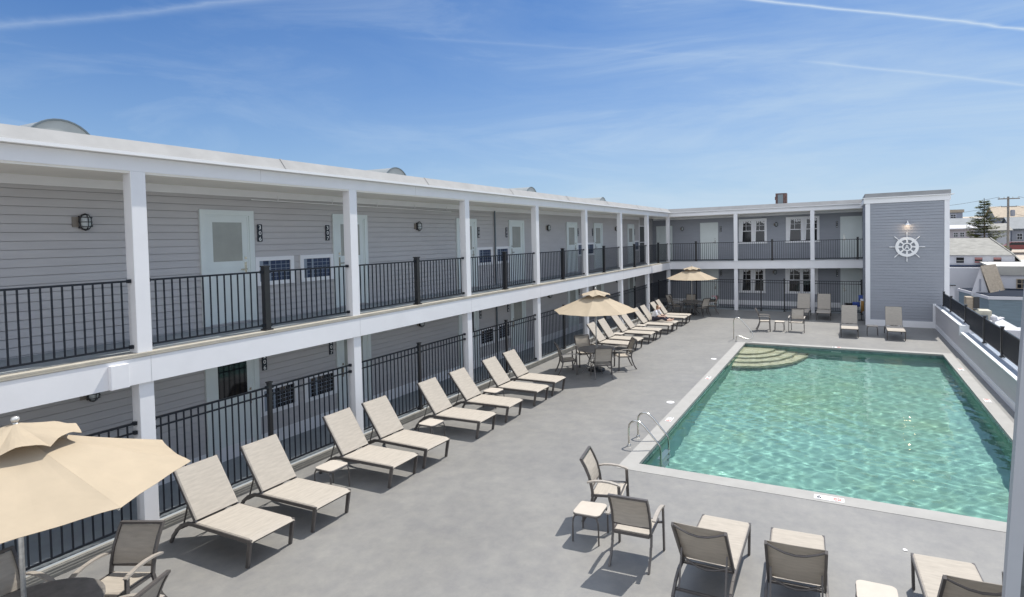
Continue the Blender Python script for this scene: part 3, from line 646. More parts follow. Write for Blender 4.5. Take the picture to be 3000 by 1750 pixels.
# ------------------------------------------------------------------ furniture
def make_lounger(up=0):
    t = thing('sun_lounger', (0, 0, 0)); fr = K['frame']
    bx, bz = (-.76, 1.085) if not up else (-.60, 1.19)
    m = MB()
    for s in (-1, 1):
        m.beam((.965, s*.325, .375), (-.32, s*.325, .375), .034, .052)
        pts = [(-.30, .375), (-.44, .36), (-.58, .30), (-.70, .20), (-.79, .09), (-.84, .0)]
        for a, b in zip(pts, pts[1:]): m.beam((a[0]+.006, s*.325, a[1]), (b[0]-.006, s*.325, b[1]), .034, .05)
    m.beam((.945, -.31, .37), (.945, .31, .37), .03, .045); m.beam((.3, -.31, .352), (.3, .31, .352), .025, .025); m.beam((-.62, -.31, .25), (-.62, .31, .25), .03, .03); m.beam((-.24, -.31, .365), (-.24, .31, .365), .03, .03)
    m.build('frame', fr, t, bevel=.004)
    for s in (-1, 1):
        m = MB(); m.beam((.93, s*.325, .352), (.865, s*.325, .0), .034, .062, up=(1, 0, 0), h2=.05); m.build('leg', fr, t, bevel=.004)
    rows = []
    for i in range(15):
        u = i/14; x = .985-1.215*u
        rows.append([(x, y, .411-.006*math.cos(y/.32*math.pi/2)*math.sin(math.pi*u)-(.03 if i == 0 else 0)-(.012 if abs(y) > .31 else 0)) for y in (-.325, -.31, -.2, -.1, 0, .1, .2, .31, .325)])
    MB().sheet(rows).build('seat_sling', K['sling'], t, smooth=False, recalc=False, solid=.007)
    m = MB(); h = Vector((-.25, 0, .40)); tp_ = Vector((bx, 0, bz)); d = (tp_-h); nrm = Vector((d.z, 0, -d.x)).normalized()
    for s in (-1, 1): m.beam(h+Vector((0, s*.305, -.02)), tp_+Vector((0, s*.305, 0)), .03, .04, up=nrm)
    def bow(f, depth, r=.013):
        m.tube([h+d*f+Vector((0, y, 0))-nrm*depth*math.cos(y/.3*math.pi/2)-Vector((0, 0, .055*math.cos(y/.3*math.pi/2))) for y in (-.3, -.22, -.11, 0, .11, .22, .3)], r, 6)
    bow(.98, .03); bow(.10, .05)
    bo = m.build('back_frame', fr, t)
    rows = []
    for i in range(9):
        u = i/8; p = h+d*(.035+u*.955)
        rows.append([p+Vector((0, y, 0))+nrm*(.026-.006*math.cos(y/.31*math.pi/2)-(.012 if abs(y) > .3 else 0)) for y in (-.312, -.295, -.19, -.09, 0, .09, .19, .295, .312)])
    MB().sheet(rows).build('back_sling', K['sling'], t, smooth=False, recalc=False, solid=.006)
    for s in (-1, 1): MB().beam(h+d*.42+Vector((0, s*.27, 0))-nrm*.02, (-.62, s*.27, .26), .02, .012).build('prop_stay', fr, t)
    return t
G_ROW = 'sun loungers in the long row beside the fence'
row = [(1.36, 5.20, 0, 'sun lounger nearest the big tan umbrella, first of the long row by the fence'),
 (1.38, 6.20, 0, 'second sun lounger from the near end of the fence row, before the first small table'),
 (1.36, 7.81, 0, 'third sun lounger of the fence row, just past the nearest small side table'),
 (1.37, 8.75, 0, 'fourth sun lounger of the fence row, paired with the one beyond the nearest side table'),
 (1.36, 10.42, 0, 'fifth sun lounger of the fence row, just past the second small side table'),
 (1.37, 11.58, 0, 'sixth sun lounger of the fence row, just before the third small side table'),
 (1.36, 12.98, 0, 'seventh sun lounger of the fence row, just past the third small side table'),
 (1.36, 13.98, 0, 'eighth sun lounger of the fence row, last one before the middle umbrella and table'),
 (1.46, 19.66, 0, 'first sun lounger beyond the middle umbrella, close behind its right hand chair'),
 (1.47, 20.58, 0, 'second sun lounger beyond the middle umbrella, before a small side table'),
 (1.50, 22.02, 0, 'third sun lounger beyond the middle umbrella, just past a small side table'),
 (1.53, 22.90, 0, 'fourth sun lounger beyond the middle umbrella, before the farthest side table of the row'),
 (1.60, 24.40, 0, 'empty sun lounger directly in front of the seated person'),
 (1.62, 25.22, 0, 'sun lounger carrying the seated person in a white top'),
 (1.63, 26.80, 0, 'empty sun lounger just behind the seated person, second from the far end of the row'),
 (1.62, 27.62, 0, 'farthest sun lounger of the fence row, in line with the seated person\'s head')]
L0 = make_lounger(); L1 = make_lounger(1); used = {}
def place(proto, x, y, rz, label, cat, group, key):
    o = proto if not used.get(key) else copy_tree(proto)
    used[key] = True; o.location = (x, y, 0); o.rotation_euler = (0, 0, rz); tag(o, label, cat, group); return o
rj = random.Random(5)
def tilt(o, deg):
    h = Matrix.Translation((-.25, 0, .40)); rot = h @ Matrix.Rotation(R(deg), 4, 'Y') @ h.inverted()
    for c_ in o.children:
        if c_.name.startswith(('back_', 'prop_')): c_.matrix_local = rot
for x, y, r_, lab in row: tilt(place(L0, x, y, R(rj.uniform(-1.6, 1.6)), lab, 'sun lounger', G_ROW, 'l0'), rj.uniform(-2.2, 2.2))
G_B = 'sun loungers facing the near edge of the pool'
for x, y, r_, lab in ((8.13, 6.95, 90.5, 'sun lounger seen from behind, right beside the armchair with its back to us'), (9.13, 6.97, 93.5, 'sun lounger seen from behind between its twin and the cream side table in front'), (10.80, 6.99, 93, 'sun lounger seen from behind just right of the cream side table, cut by the frame'), (11.72, 6.95, 92, 'sun lounger almost hidden behind the corner wall at the right frame edge')):
    place(L0, x, y, R(r_), lab, 'sun lounger', G_B, 'l0')
G_F = 'sun loungers at the far end of the deck'
for x, y, r_, lab in ((9.88, 26.62, -90, 'sunlit foot sun lounger at the left corner of the ship wheel tower'), (11.60, 26.58, -90, 'sun lounger standing right under the ship wheel tower wall'), (7.72, 31.25, -91, 'shaded sun lounger half hidden behind the far armchair by the white post'), (8.72, 31.30, -90, 'shaded sun lounger just right of the last white post before the tower')):
    place(L1, x, y, R(r_), lab, 'sun lounger', G_F, 'l1')

def make_stool(sx=.42, sy=.40):
    t = thing('side_table', (0, 0, 0)); h = .43
    m = MB(); n = 6; rc = .07; pts = []
    for cx, cy, a0 in ((sx/2-rc, sy/2-rc, 0), (-sx/2+rc, sy/2-rc, 90), (-sx/2+rc, -sy/2+rc, 180), (sx/2-rc, -sy/2+rc, 270)):
        for i in range(n+1): a = R(a0+90*i/n); pts.append((cx+rc*math.cos(a), cy+rc*math.sin(a), h-.018))
    m.prism(pts, (0, 0, .018)); m.build('tabletop', K['stool'], t, bevel=.004)
    m = MB(); m.tube([(x*.97, y*.97, h-.03) for x, y, z in pts], .011, 6, closed=True)
    for s in (-1, 1): m.beam((s*sx*.36, -sy*.44, h-.055), (s*sx*.36, sy*.44, h-.055), .014, .014)
    m.build('frame', K['frame'], t)
    for s in (-1, 1):
        for q in (-1, 1):
            MB().tube([(s*sx*.30, q*sy*.47, h-.028), (s*sx*.40, q*sy*.485, h-.045), (s*sx*.46, q*sy*.49, h-.10), (s*sx*.475, q*sy*.49, h-.2), (s*sx*.48, q*sy*.49, 0)], .0125, 6).build('leg', K['frame'], t)
    return t
S0 = make_stool()
G_S = 'small side tables between loungers and armchairs'
for x, y, r_, lab, sc_ in ((1.30, 7.08, 0, 'small cream side table between the second and third lounger of the fence row', 1.0), (1.40, 9.62, 0, 'small cream side table between the fourth and fifth lounger of the fence row', 1), (1.22, 12.28, 0, 'small cream side table between the sixth and seventh lounger of the fence row', 1),
    (1.22, 21.32, 0, 'small side table beside the second lounger beyond the middle umbrella', 1), (1.40, 23.65, 0, 'farthest side table of the fence row, left of the seated person', 1),
    (6.23, 7.40, 3, 'cream side table squeezed between the two near armchairs by the pool corner', 1), (9.98, 6.84, 1, 'cream side table at the bottom frame edge between two loungers', 1.08), (7.0, 26.60, 0, 'side table between the two armchairs beyond the pool', 1), (10.77, 26.6, 0, 'shaded side table between the two loungers at the ship wheel tower', 1)):
    o_ = place(S0, x, y, R(r_), lab, 'side table', G_S, 's0')

def make_chair():
    t = thing('patio_chair', (0, 0, 0)); fr = K['frame']
    m = MB()
    for s in (-1, 1): m.beam((-.20, s*.255, .425), (.26, s*.255, .44), .026, .036)
    m.beam((.25, -.25, .425), (.25, .25, .425), .026, .03); m.beam((-.19, -.25, .41), (-.19, .25, .41), .026, .04)
    for s in (-1, 1): m.beam((.22, s*.26, .42), (.24, s*.325, .42), .024, .026)
    m.build('seat_frame', fr, t)
    rows = []
    for i in range(8):
        u = i/7; x = .275-.46*u
        rows.append([(x, y, .452-.012*u-.018*math.cos(y/.25*math.pi/2)*math.sin(math.pi*u)-(.03 if i == 0 else 0)) for y in (-.24, -.12, 0, .12, .24)])
    MB().sheet(rows).build('seat_sling', K['sling'], t, smooth=False, recalc=False, solid=.006)
    prof = [(-.165, .40), (-.185, .55), (-.225, .72), (-.285, .86), (-.35, .975)]
    m = MB()
    for s in (-1, 1):
        for a, b in zip(prof, prof[1:]): m.beam((a[0], s*.265, a[1]), (b[0], s*.262, b[1]), .026, .042, up=(1, 0, 0))
    m.beam((-.35, -.275, .975), (-.35, .275, .975), .042, .028); m.beam((-.19, -.25, .53), (-.19, .25, .53), .02, .02)
    m.build('back_frame', fr, t)
    rows = []
    P = [(-.19, .535), (-.203, .62), (-.228, .72), (-.262, .80), (-.30, .88), (-.338, .95)]
    for i, (x, z) in enumerate(P): rows.append([(x-.012*math.cos(y/.25*math.pi/2), y, z) for y in (-.25, -.12, 0, .12, .25)])
    MB().sheet(rows).build('back_sling', K['sling'], t, smooth=False, recalc=False, solid=.006)
    for s in (-1, 1):
        m = MB(); arc = [(-.235, .655), (-.12, .682), (.0, .69), (.12, .682), (.235, .655), (.275, .635)]
        for a, b in zip(arc, arc[1:]): m.beam((a[0]-.003, s*.325, a[1]), (b[0]+.003, s*.325, b[1]), .052, .022)
        m.build('armrest', K['arm'], t)
        m = MB(); m.beam((.255, s*.325, .64), (.275, s*.33, .0), .026, .046, up=(1, 0, 0)); m.build('leg', fr, t)
        m = MB()
        for a, b in zip([(-.165, .43), (-.20, .28), (-.26, .13), (-.34, .0)], [(-.20, .28), (-.26, .13), (-.34, .0)]): m.beam((a[0], s*.27, a[1]), (b[0], s*.275, b[1]), .026, .04, up=(1, 0, 0))
        m.build('leg', fr, t)
    return t
C0 = make_chair()
G_C = 'armchairs with stone coloured slings'
for x, y, r_, lab in ((6.22, 8.08, 10, 'armchair at the near left pool corner, facing right toward the water'), (7.02, 7.18, 93, 'armchair with its back to us between the side table and a lounger'),
    (6.32, 26.5, 8, 'sunlit armchair seen side on beyond the pool handrail'), (7.75, 26.62, -92, 'armchair facing us beyond the pool, right of the far side table'),
    # near umbrella
    (1.80, 3.62, -68, 'armchair with brown shaded back at the far side of the nearest umbrella table'), (2.92, 3.05, 205, 'armchair right of the nearest umbrella table, its back cut by the frame'), (1.28, 2.78, 5, 'armchair left of the nearest umbrella pole, cut by the frame edge'),
    # middle umbrella
    (1.42, 16.18, 38, 'armchair on the near left side of the middle umbrella table'), (1.52, 17.42, -42, 'armchair behind the middle umbrella table, half in sun against the fence'), (2.72, 16.10, 122, 'armchair with its back to us at the middle umbrella table'), (2.95, 17.45, 215, 'armchair on the right of the middle umbrella table, brown back toward us'),
    # far umbrella
    (.72, 31.15, -20, 'leftmost armchair at the far umbrella table beside the corner post'), (1.15, 30.35, 25, 'second armchair from the left at the far umbrella table, front side'), (1.62, 31.55, -88, 'armchair behind the far umbrella table against the fence'), (2.65, 30.18, 150, 'armchair on the near right side of the far umbrella table'), (2.95, 31.2, 200, 'rightmost armchair at the far umbrella table with a pink cloth on its back')):
    place(C0, x, y, R(r_), lab, 'armchair', G_C, 'c0')

def make_table():
    t = thing('patio_table', (0, 0, 0))
    MB().lathe([(.60, .700), (.62, .706), (.62, .722), (.60, .728)], n=40).build('tabletop', K['tabletop'], t)
    for k in range(4):
        a = math.pi/4+k*math.pi/2; c, s = math.cos(a), math.sin(a)
        MB().tube([(c*r, s*r, z) for r, z in ((.50, .70), (.36, .60), (.26, .42), (.27, .25), (.38, .10), (.50, .0))], .016, 6).build('leg', K['frame'], t)
    MB().tube([(.265*math.cos(a), .265*math.sin(a), .34) for a in [2*math.pi*i/24 for i in range(24)]], .01, 5, closed=True).build('leg_ring', K['frame'], t)
    return t
T0 = make_table()
UMB = [(2.10, 2.67, 8, 'nearest', .0), (2.20, 16.83, 14, 'middle', .0), (1.98, 30.56, 4, 'farthest', .0)]
for x, y, a, w_, _ in UMB: place(T0, x, y, 0, 'round dark table under the %s tan umbrella' % w_, 'table', 'round tables under the umbrellas', 't0')
def make_umbrella():
    t = thing('umbrella', (0, 0, 0)); Rr = 1.42; rim = 1.995; top = 2.60
    m = MB(); m.tube([(0, 0, .05), (0, 0, 2.68)], .021, 12); m.build('pole', K['pole'], t, smooth=True)
    MB().lathe([(.001, 2.68), (.02, 2.685), (.035, 2.71), (.03, 2.735), (.001, 2.745)], n=14).build('finial', K['pole'], t, smooth=True)
    MB().lathe([(.28, 0), (.28, .05), (.24, .08), (.06, .09), (.04, .30), (.025, .32)], n=24).build('base', K['blackpost'], t)
    nr, na = 9, 8
    def canopy(r0, r1, za, zb, sag, lift, nr, nm):
        rows = []
        for i in range(nr+1):
            f = i/nr; r = []
            for k in range(8):
                for j in range(na):
                    g = j/na; A = Vector((math.cos(math.pi/4*k), math.sin(math.pi/4*k), 0)); B = Vector((math.cos(math.pi/4*(k+1)), math.sin(math.pi/4*(k+1)), 0))
                    rr = r0+(r1-r0)*f; p = (A*(1-g)+B*g)*rr; bump = math.sin(math.pi*g)
                    z = za+(zb-za)*(f**.94)-sag*bump*(f*(1-f)*2.2+.25*f)+lift*bump*f + .004*math.sin(37*g+11*k+5*f)*f
                    p = p*(1-.018*bump*f); r.append((p.x, p.y, z))
            r.append(r[0]); rows.append(r)
        return MB().sheet(rows).build(nm, K['umbrella'], t, recalc=False, smooth=False, solid=.004)
    c = canopy(.27, Rr, top-.115, rim, .035, 0, nr, 'canopy')
    canopy(.03, .50, top+.07, top-.112, -.0, .055, 4, 'vent_cap')
    for k in range(8):
        a = math.pi/4*k; u_ = Vector((math.cos(a), math.sin(a), 0))
        m = MB(); m.beam(u_*.05+Vector((0, 0, top-.06)), u_*(Rr-.02)+Vector((0, 0, rim-.022)), .014, .02); m.beam(u_*.03+Vector((0, 0, 1.95)), u_*.72+Vector((0, 0, top-.34)), .012, .014)
        m.build('rib', K['pole'], t)
    MB().lathe([(.05, 1.92), (.05, 1.98)], n=12).build('hub', K['pole'], t)
    return t
U0 = make_umbrella()
for x, y, a, w_, _ in UMB:
    place(U0, x, y, R(a), {'nearest': 'big tan umbrella cut by the left frame edge', 'middle': 'tan umbrella with small stains halfway along the fence row', 'farthest': 'pale tan umbrella in the far corner of the deck'}[w_], 'umbrella', 'tan umbrellas', 'u0')
m = MB(); m.sheet([[(2.98, 31.0+.2*u-.03*math.sin(9*u), .985+.02*math.sin(12*u)), (3.18, 31.04+.2*u, 1.0), (3.25, 31.1+.2*u, .80+.03*math.sin(7*u))] for u in [i/6-.3 for i in range(8)]])
tag(m.build('towel', mat('pink_cloth', (.5, .25, .27), .9, var=.4, vscale=12), solid=.01, recalc=False), 'pink cloth hung over the back of a far armchair', 'towel')

# ------------------------------------------------------------------ pool ladder, handrail, lids, markers
ladder = thing('pool_ladder', (5.75, 11.28, 0), 0, 'steel grab rail ladder at the near left corner of the pool', 'ladder', world=True)
for y in (10.99, 11.57):
    pts = [(5.50, y, 0), (5.50, y, .22), (5.50, y, .36), (5.515, y, .44), (5.56, y, .505), (5.63, y, .54), (5.71, y, .54), (5.79, y, .50), (5.87, y, .43), (6.02, y, .265), (6.13, y, .145), (6.185, y, .07), (6.20, y, -.02), (6.20, y, -1.2)]
    MB().tube(pts, .021, 10).build('rail', K['steel'], ladder, smooth=True)
    MB().lathe([(.045, .004), (.045, .014), (.03, .03)], c=(5.50, y, 0), n=12).build('flange', K['steel'], ladder)
for z in (-.33, -.62, -.91):
    m = MB(); m.box(6.12, 6.24, 11.0, 11.56, z, z+.035); m.build('tread', K['white'], ladder)
hr = thing('handrail', (5.6, 23.6, 0), 0, 'looped steel handrail at the corner steps of the pool', 'handrail', world=True)
pts = [(5.45, 23.74, 0), (5.45, 23.74, .7), (5.455, 23.74, .82), (5.50, 23.73, .90), (5.58, 23.72, .935), (5.68, 23.71, .92), (5.78, 23.7, .84), (6.18, 23.62, .42), (6.235, 23.60, .33), (6.25, 23.58, .22), (6.22, 23.56, .12), (6.14, 23.54, .085), (6.02, 23.52, .10), (5.74, 23.47, .205), (5.66, 23.45, .215), (5.615, 23.44, .17), (5.605, 23.43, .08), (5.605, 23.43, 0)]
MB().tube(pts, .021, 10).build('rail', K['steel'], hr, smooth=True)
for x, y in ((5.45, 23.74), (5.605, 23.43)): MB().lathe([(.045, .004), (.045, .014), (.03, .03)], c=(x, y, 0), n=12).build('flange', K['steel'], hr)
for x, y, r_, lab in ((5.46, 14.25, .105, 'round white skimmer lid beside the left pool edge, the nearer of two'), (5.44, 19.8, .10, 'round white skimmer lid beside the left pool edge, the farther of two')):
    o_ = MB().lathe([(r_, 0), (r_, .006), (r_-.012, .010)], n=24).build('skimmer_lid', K['white']); o_.location = (x, y, .004); tag(o_, lab, 'lid', 'white skimmer lids')
dl = MB().lathe([(.03, 0), (.028, .006)], n=12).build('deck_drain', K['white']); dl.location = (10.42, 8.75, .004); tag(dl, 'tiny white drain cap in the grey deck in front of the loungers', 'drain cap')
def marker(x, y, w_, d_, rz, lab, txt):
    o = MB().box(-w_/2, w_/2, -d_/2, d_/2, 0, .006).build('depth_marker', K['white']); o.location = (x, y, .0065); o.rotation_euler = (0, 0, rz); tag(o, lab, 'depth marker', 'depth marker tiles on the pool edge')
    m = MB(); add_text(m, txt, lambda a, b: (a-w_*.33, b-.055, .0085), .16); m.build('numeral', K['plaque'], o, recalc=False)
    m = MB(); n = 20; c = (w_*.27, 0); r0, r1 = .040, .062
    for i in range(n):
        a, b = 2*math.pi*i/n, 2*math.pi*(i+1)/n
        m.face([(c[0]+r0*math.cos(a), r0*math.sin(a), .0075), (c[0]+r1*math.cos(a), r1*math.sin(a), .0075), (c[0]+r1*math.cos(b), r1*math.sin(b), .0075), (c[0]+r0*math.cos(b), r0*math.sin(b), .0075)])
    m.beam((c[0]-.035, .035, .0075), (c[0]+.035, -.035, .0075), .012, .001); m.beam((c[0]-.03, -.012, .0072), (c[0]+.03, .01, .0072), .016, .001)
    m.build('no_diving_symbol', K['red'], o, recalc=False)
marker(9.42, 9.985, .46, .15, 0, 'depth tile with a dark 6 and red circle on the near pool edge', '6')
marker(5.83, 12.9, .30, .14, R(-90), 'depth tile on the left pool edge beside the ladder', '5'); marker(5.84, 17.1, .30, .14, R(-90), 'depth tile halfway along the left pool edge', '4')
marker(13.04, 20.9, .30, .14, R(90), 'depth tile on the right pool edge, the farther of two', '4'); marker(13.04, 17.3, .30, .14, R(90), 'depth tile on the right pool edge, the nearer of two', '5')
marker(9.4, 23.37, .30, .12, 0, 'depth tile on the far pool edge', '3')
m = MB(); m.box(9.22, 9.56, PY1+.015, PY1+.02, -.29, -.14); o_ = m.build('depth_marker', K['white']); tag(o_, 'depth tile set in the far pool wall under the coping', 'depth marker')
m = MB(); add_text(m, '3 FT', lambda a, b: (9.39+a, PY1+.013, -.255+b), .12); m.build('numeral', K['plaque'], o_, recalc=False)

# ------------------------------------------------------------------ seated person on a lounger
def skin(name, nodes, edges, m, parent=None, sub=2):
    me = bpy.data.meshes.new(name); me.from_pydata([n[:3] for n in nodes], edges, []); o = bpy.data.objects.new(name, me); C.objects.link(o); me.materials.append(m)
    bm = bmesh.new(); bm.from_mesh(me); lay = bm.verts.layers.skin.verify()
    for i, v in enumerate(bm.verts):
        r = nodes[i][3]; v[lay].radius = r if isinstance(r, tuple) else (r, r); v[lay].use_root = (i == 0)
    bm.to_mesh(me); bm.free()
    sk = o.modifiers.new('skin', 'SKIN'); sk.use_smooth_shade = True; sk.branch_smoothing = .3
    sb = o.modifiers.new('sub', 'SUBSURF'); sb.levels = sub; sb.render_levels = sub
    o.parent = parent; return o
K['skin'] = mat('skin', (.62, .40, .30), .55, var=.05, vscale=8)
K['shirt'] = mat('white_shirt', (.74, .73, .76), .85, var=.05, vscale=9, bump=.3, bscale=12)
K['pants'] = mat('dark_trousers', (.035, .032, .05), .85, var=.2, vscale=14)
K['hair'] = mat('brown_hair', (.22, .13, .07), .7, var=.5, vscale=30, stretch=(3, 3, .6))
pn = [(0, 0, .10, .12), (.03, 0, .25, .115), (.10, 0, .40, (.13, .105)), (.17, 0, .50, .075), (.21, 0, .545, .048), (.255, 0, .60, .062), (.29, 0, .655, (.078, .082)), (.305, 0, .715, .062)]
pe = [(0, 1), (1, 2), (2, 3), (3, 4), (4, 5), (5, 6), (6, 7)]
def chain(start, pts):
    k = start
    for p in pts: pn.append(p); pe.append((k, len(pn)-1)); k = len(pn)-1
    return k
for s in (-1, 1):
    chain(0, [(.06, s*.09, .095, .088), (.27, s*.13, .13, .075), (.46, s*.15, .16, .062), (.64, s*.14, .10, .052), (.82, s*.12, .065, .036), (.90, s*.12, .07, .035), (.95, s*.135, .13, .026)])
    h = chain(3, [(.17, s*.10, .49, .058), (.19, s*.18, .455, .052), (.26, s*.22, .33, .04), (.32, s*.23, .25, .036), (.42, s*.20, .245, .031), (.51, s*.175, .245, .024), (.545, s*.17, .243, .024)])
    for q, (dy, ln) in enumerate(((-.027, .062), (-.009, .072), (.009, .068), (.027, .055))):
        chain(h, [(.575, s*(.17+dy), .238, .010), (.575+ln*.5, s*(.17+dy), .226, .009), (.575+ln*.85, s*(.17+dy), .205, .008)])
    chain(h-1, [(.53, s*.14, .235, .010), (.555, s*.125, .22, .009)])
per = skin('person', pn, pe, K['skin']); per.location = (1.47, 25.20, .40); tag(per, 'person in a white top and dark trousers sitting bent forward on a sun lounger', 'person')
tn_ = [(-.005, 0, .12, .135), (.03, 0, .26, .135), (.10, 0, .41, (.155, .125)), (.165, 0, .505, .085)]
te = [(0, 1), (1, 2), (2, 3)]
for s in (-1, 1):
    b = len(tn_); tn_ += [(.175, s*.11, .485, .07), (.195, s*.19, .45, .062), (.25, s*.22, .345, .052), (.30, s*.228, .275, .05)]; te += [(3, b), (b, b+1), (b+1, b+2), (b+2, b+3)]
skin('shirt', tn_, te, K['shirt'], per)
ln_ = [(0, 0, .115, .128)]; le = []
for s in (-1, 1):
    b = len(ln_); ln_ += [(.07, s*.095, .10, .098), (.27, s*.13, .135, .086), (.46, s*.15, .165, .074), (.60, s*.145, .12, .066), (.72, s*.13, .085, .058)]; le += [(0, b)]+[(b+i, b+i+1) for i in range(4)]
skin('trousers', ln_, le, K['pants'], per)
hn = [(.25, 0, .745, .05), (.215, 0, .70, .085), (.20, 0, .64, .078), (.185, 0, .57, .055), (.20, 0, .50, .035)]
skin('hair', hn, [(0, 1), (1, 2), (2, 3), (3, 4)], K['hair'], per)
m = MB(); m.beam((.352, -.045, .645), (.366, -.045, .640), .02, .01); m.beam((.352, .045, .645), (.366, .045, .640), .02, .01); m.build('eyes', K['plaque'], per)
m = MB(); m.beam((.35, 0, .64), (.385, 0, .60), .018, .02, w2=.026); m.build('nose', K['skin'], per)

# ------------------------------------------------------------------ towel stand by the tower corner
ts = thing('towel_stand', (10.4, 31.0, 0), 0, 'dark slim towel stand tucked beside the left side of the tower', 'towel stand', world=True)
m = MB(); m.tube([(10.47, 31.0, .0), (10.47, 31.0, 1.95)], .02, 8); m.box(10.3, 10.55, 30.85, 31.15, 0, .02); m.build('post', K['blackpost'], ts)
MB().tube([(10.05, 31.0, .89), (10.56, 31.0, .89)], .012, 6).build('arm', K['blackpost'], ts)
def towel(x0, x1, zt, zb, y, col, lab, seed):
    r_ = random.Random(seed); rows = []
    for i in range(9):
        u = i/8; x = x0+(x1-x0)*u; w_ = .02*math.sin(u*11+seed)
        rows.append([(x, y-.035+w_, zb+.03*math.sin(u*5+seed)), (x, y-.03+w_*.6, (zb+zt)/2), (x, y-.018, zt-.02), (x, y, zt), (x, y+.02, zt-.03), (x, y+.04-w_, (zb+zt)/2)])
    o = MB().sheet(rows).build('towel', mat('towel_cloth', col, .95, var=.25, vscale=8, bump=.3, bscale=60), recalc=False, smooth=True, solid=.012)
    return tag(o, lab, 'towel', 'towels on the stand by the tower')
towel(10.06, 10.40, .905, .70, 31.0, (.03, .06, .22), 'dark blue towel folded over the arm of the towel stand', 1)
towel(10.33, 10.53, 1.26, .98, 30.94, (.05, .09, .28), 'blue towel hung highest on the towel stand', 2)
towel(10.42, 10.56, 1.08, .72, 30.88, (.66, .66, .68), 'white towel hung on the towel stand by the tower', 3)
towel(10.44, 10.58, .98, .45, 30.83, (.30, .17, .05), 'brown and ochre towel hung lowest by the tower corner', 4)

# ------------------------------------------------------------------ town behind the parapet
K['bluewall'] = mat('blue_grey_siding', (.14, .19, .225), .6, var=.12, vscale=1.2, stretch=(1, 1, 7))
K['town_white'] = mat('town_white', (.50, .50, .53), .6, var=.04, vscale=.4)
K['shingle'] = mat('grey_shingle', (.25, .245, .225), .85, var=.22, vscale=1.6, stretch=(1, 1, 3))
K['shingle_tan'] = mat('tan_shingle', (.36, .30, .23), .85, var=.2, vscale=2.5, stretch=(1, 1, 3))
K['grey_house'] = mat('grey_house', (.25, .26, .30), .7, var=.1, vscale=.6)
K['mauve_house'] = mat('mauve_house', (.36, .33, .36), .7, var=.1, vscale=.6)
K['slate'] = mat('slate_roof', (.13, .15, .17), .7, var=.15, vscale=1)
K['sand'] = mat('sandy_lot', (.42, .37, .31), .9, var=.12, vscale=.4)
m = MB(); rows = []
for j in range(16):
    y = 66+j*14; rows.append([(x, y, -4.05+max(0, (y-66))*.052+.6*math.sin(x*.05+y*.03)*(j > 1)) for x in range(-120, 301, 20)])
tag(m.sheet(rows).build('hill', mat('hill', (.17, .17, .12), .95, var=.3, vscale=.2), smooth=True), kind='structure')
def win(par, x0, x1, z0, z1, y, frame='town_white', mun=2):
    m = MB(); c = .07*(x1-x0)+.02; m.box(x0-c, x1+c, y-.05, y, z0-c, z0); m.box(x0-c, x1+c, y-.05, y, z1, z1+c); m.box(x0-c, x0, y-.05, y, z0, z1); m.box(x1, x1+c, y-.05, y, z0, z1)
    if mun: m.box(x0, x1, y-.045, y-.006, (z0+z1)/2-.03, (z0+z1)/2+.03)
    if mun > 1: m.box((x0+x1)/2-.02, (x0+x1)/2+.02, y-.04, y-.006, z0, z1)
    o = m.build('window', K[frame], par); MB().box(x0, x1, y-.02, y-.002, z0, z1).build('pane', K['glass_dark'], o); return o
b = thing('house', (21.5, 52, -4), 0, 'low blue-grey clapboard building with a white roof edge beyond the parapet', 'house', world=True)
m = MB()
m.prism([(19.5, 49.96, -4), (27, 50.3, -4), (27, 60, -4), (18.6, 56.2, -4)], (0, 0, 3.24)); m.build('wall', K['bluewall'], b)
m = MB(); m.prism([(19.42, 49.85, -.76), (27.1, 50.2, -.76), (27.1, 60.1, -.76), (18.5, 56.3, -.76)], (0, 0, .22)); m.build('roof_edge', K['town_white'], b)
m = MB(); m.prism([(19.5, 49.98, -.535), (27.0, 50.33, -.535), (27.0, 59.9, -.535), (18.65, 56.1, -.535)], (0, 0, .03)); m.build('roof', mat('tar_roof', (.02, .026, .04), .95, spec=.1), b)
a = thing('house', (19.6, 55, -4), 0, 'white steep gabled house with a brown shingle roof behind the blue-grey building', 'house', world=True)
m = MB(); m.prism([(18.85, 52.5, -4), (20.05, 52.5, -4), (20.05, 52.5, -.8), (19.42, 52.5, 1.46), (18.85, 52.5, -.55)], (1.45, 2.6, 0)); m.build('wall', K['town_white'], a)
m = MB(); m.prism([(19.42, 52.35, 1.52), (20.12, 52.35, -.78), (20.12, 52.35, -.70), (19.42, 52.35, 1.60)], (1.55, 2.8, 0)); m.build('roof', K['shingle_tan'], a)
m = MB(); m.box(19.36, 19.48, 52.46, 52.49, -.4, .55); m.build('window', K['grey_house'], a)
c = thing('house', (23, 57, -4), 0, 'white house with a shallow cream roof right of the steep gable', 'house', world=True)
m = MB(); m.box(21.6, 29, 56.5, 62, -4, .62); m.build('wall', K['town_white'], c)
m = MB(); m.prism([(20.75, 55.9, 1.38), (29.2, 55.9, 1.38), (29.2, 56.3, .62), (21.45, 56.3, .62)], (0, 5.9, .25)); m.build('roof', mat('cream_roof', (.55, .54, .50), .8, var=.08, vscale=1), c)
MB().prism([(20.78, 56.46, 1.36), (21.6, 56.46, .6), (21.6, 56.46, -.7), (21.38, 56.46, -.7)], (0, 1, 0)).build('gable_end', K['town_white'], c)
MB().prism([(20.62, 56.2, 1.36), (20.80, 56.2, 1.36), (21.45, 56.2, -.7), (21.05, 56.2, -.7)], (0, .2, 0)).build('gable_shadow_strip', K['navy'], c)  # navy sliver painted in as the blue shadow beside the steep roof
win(c, 22.72, 23.35, -.45, .25, 56.5, 'shingle_tan')
MB().box(21.3, 29, 56.2, 56.45, -.95, -.62).build('fascia', K['navy'], c)
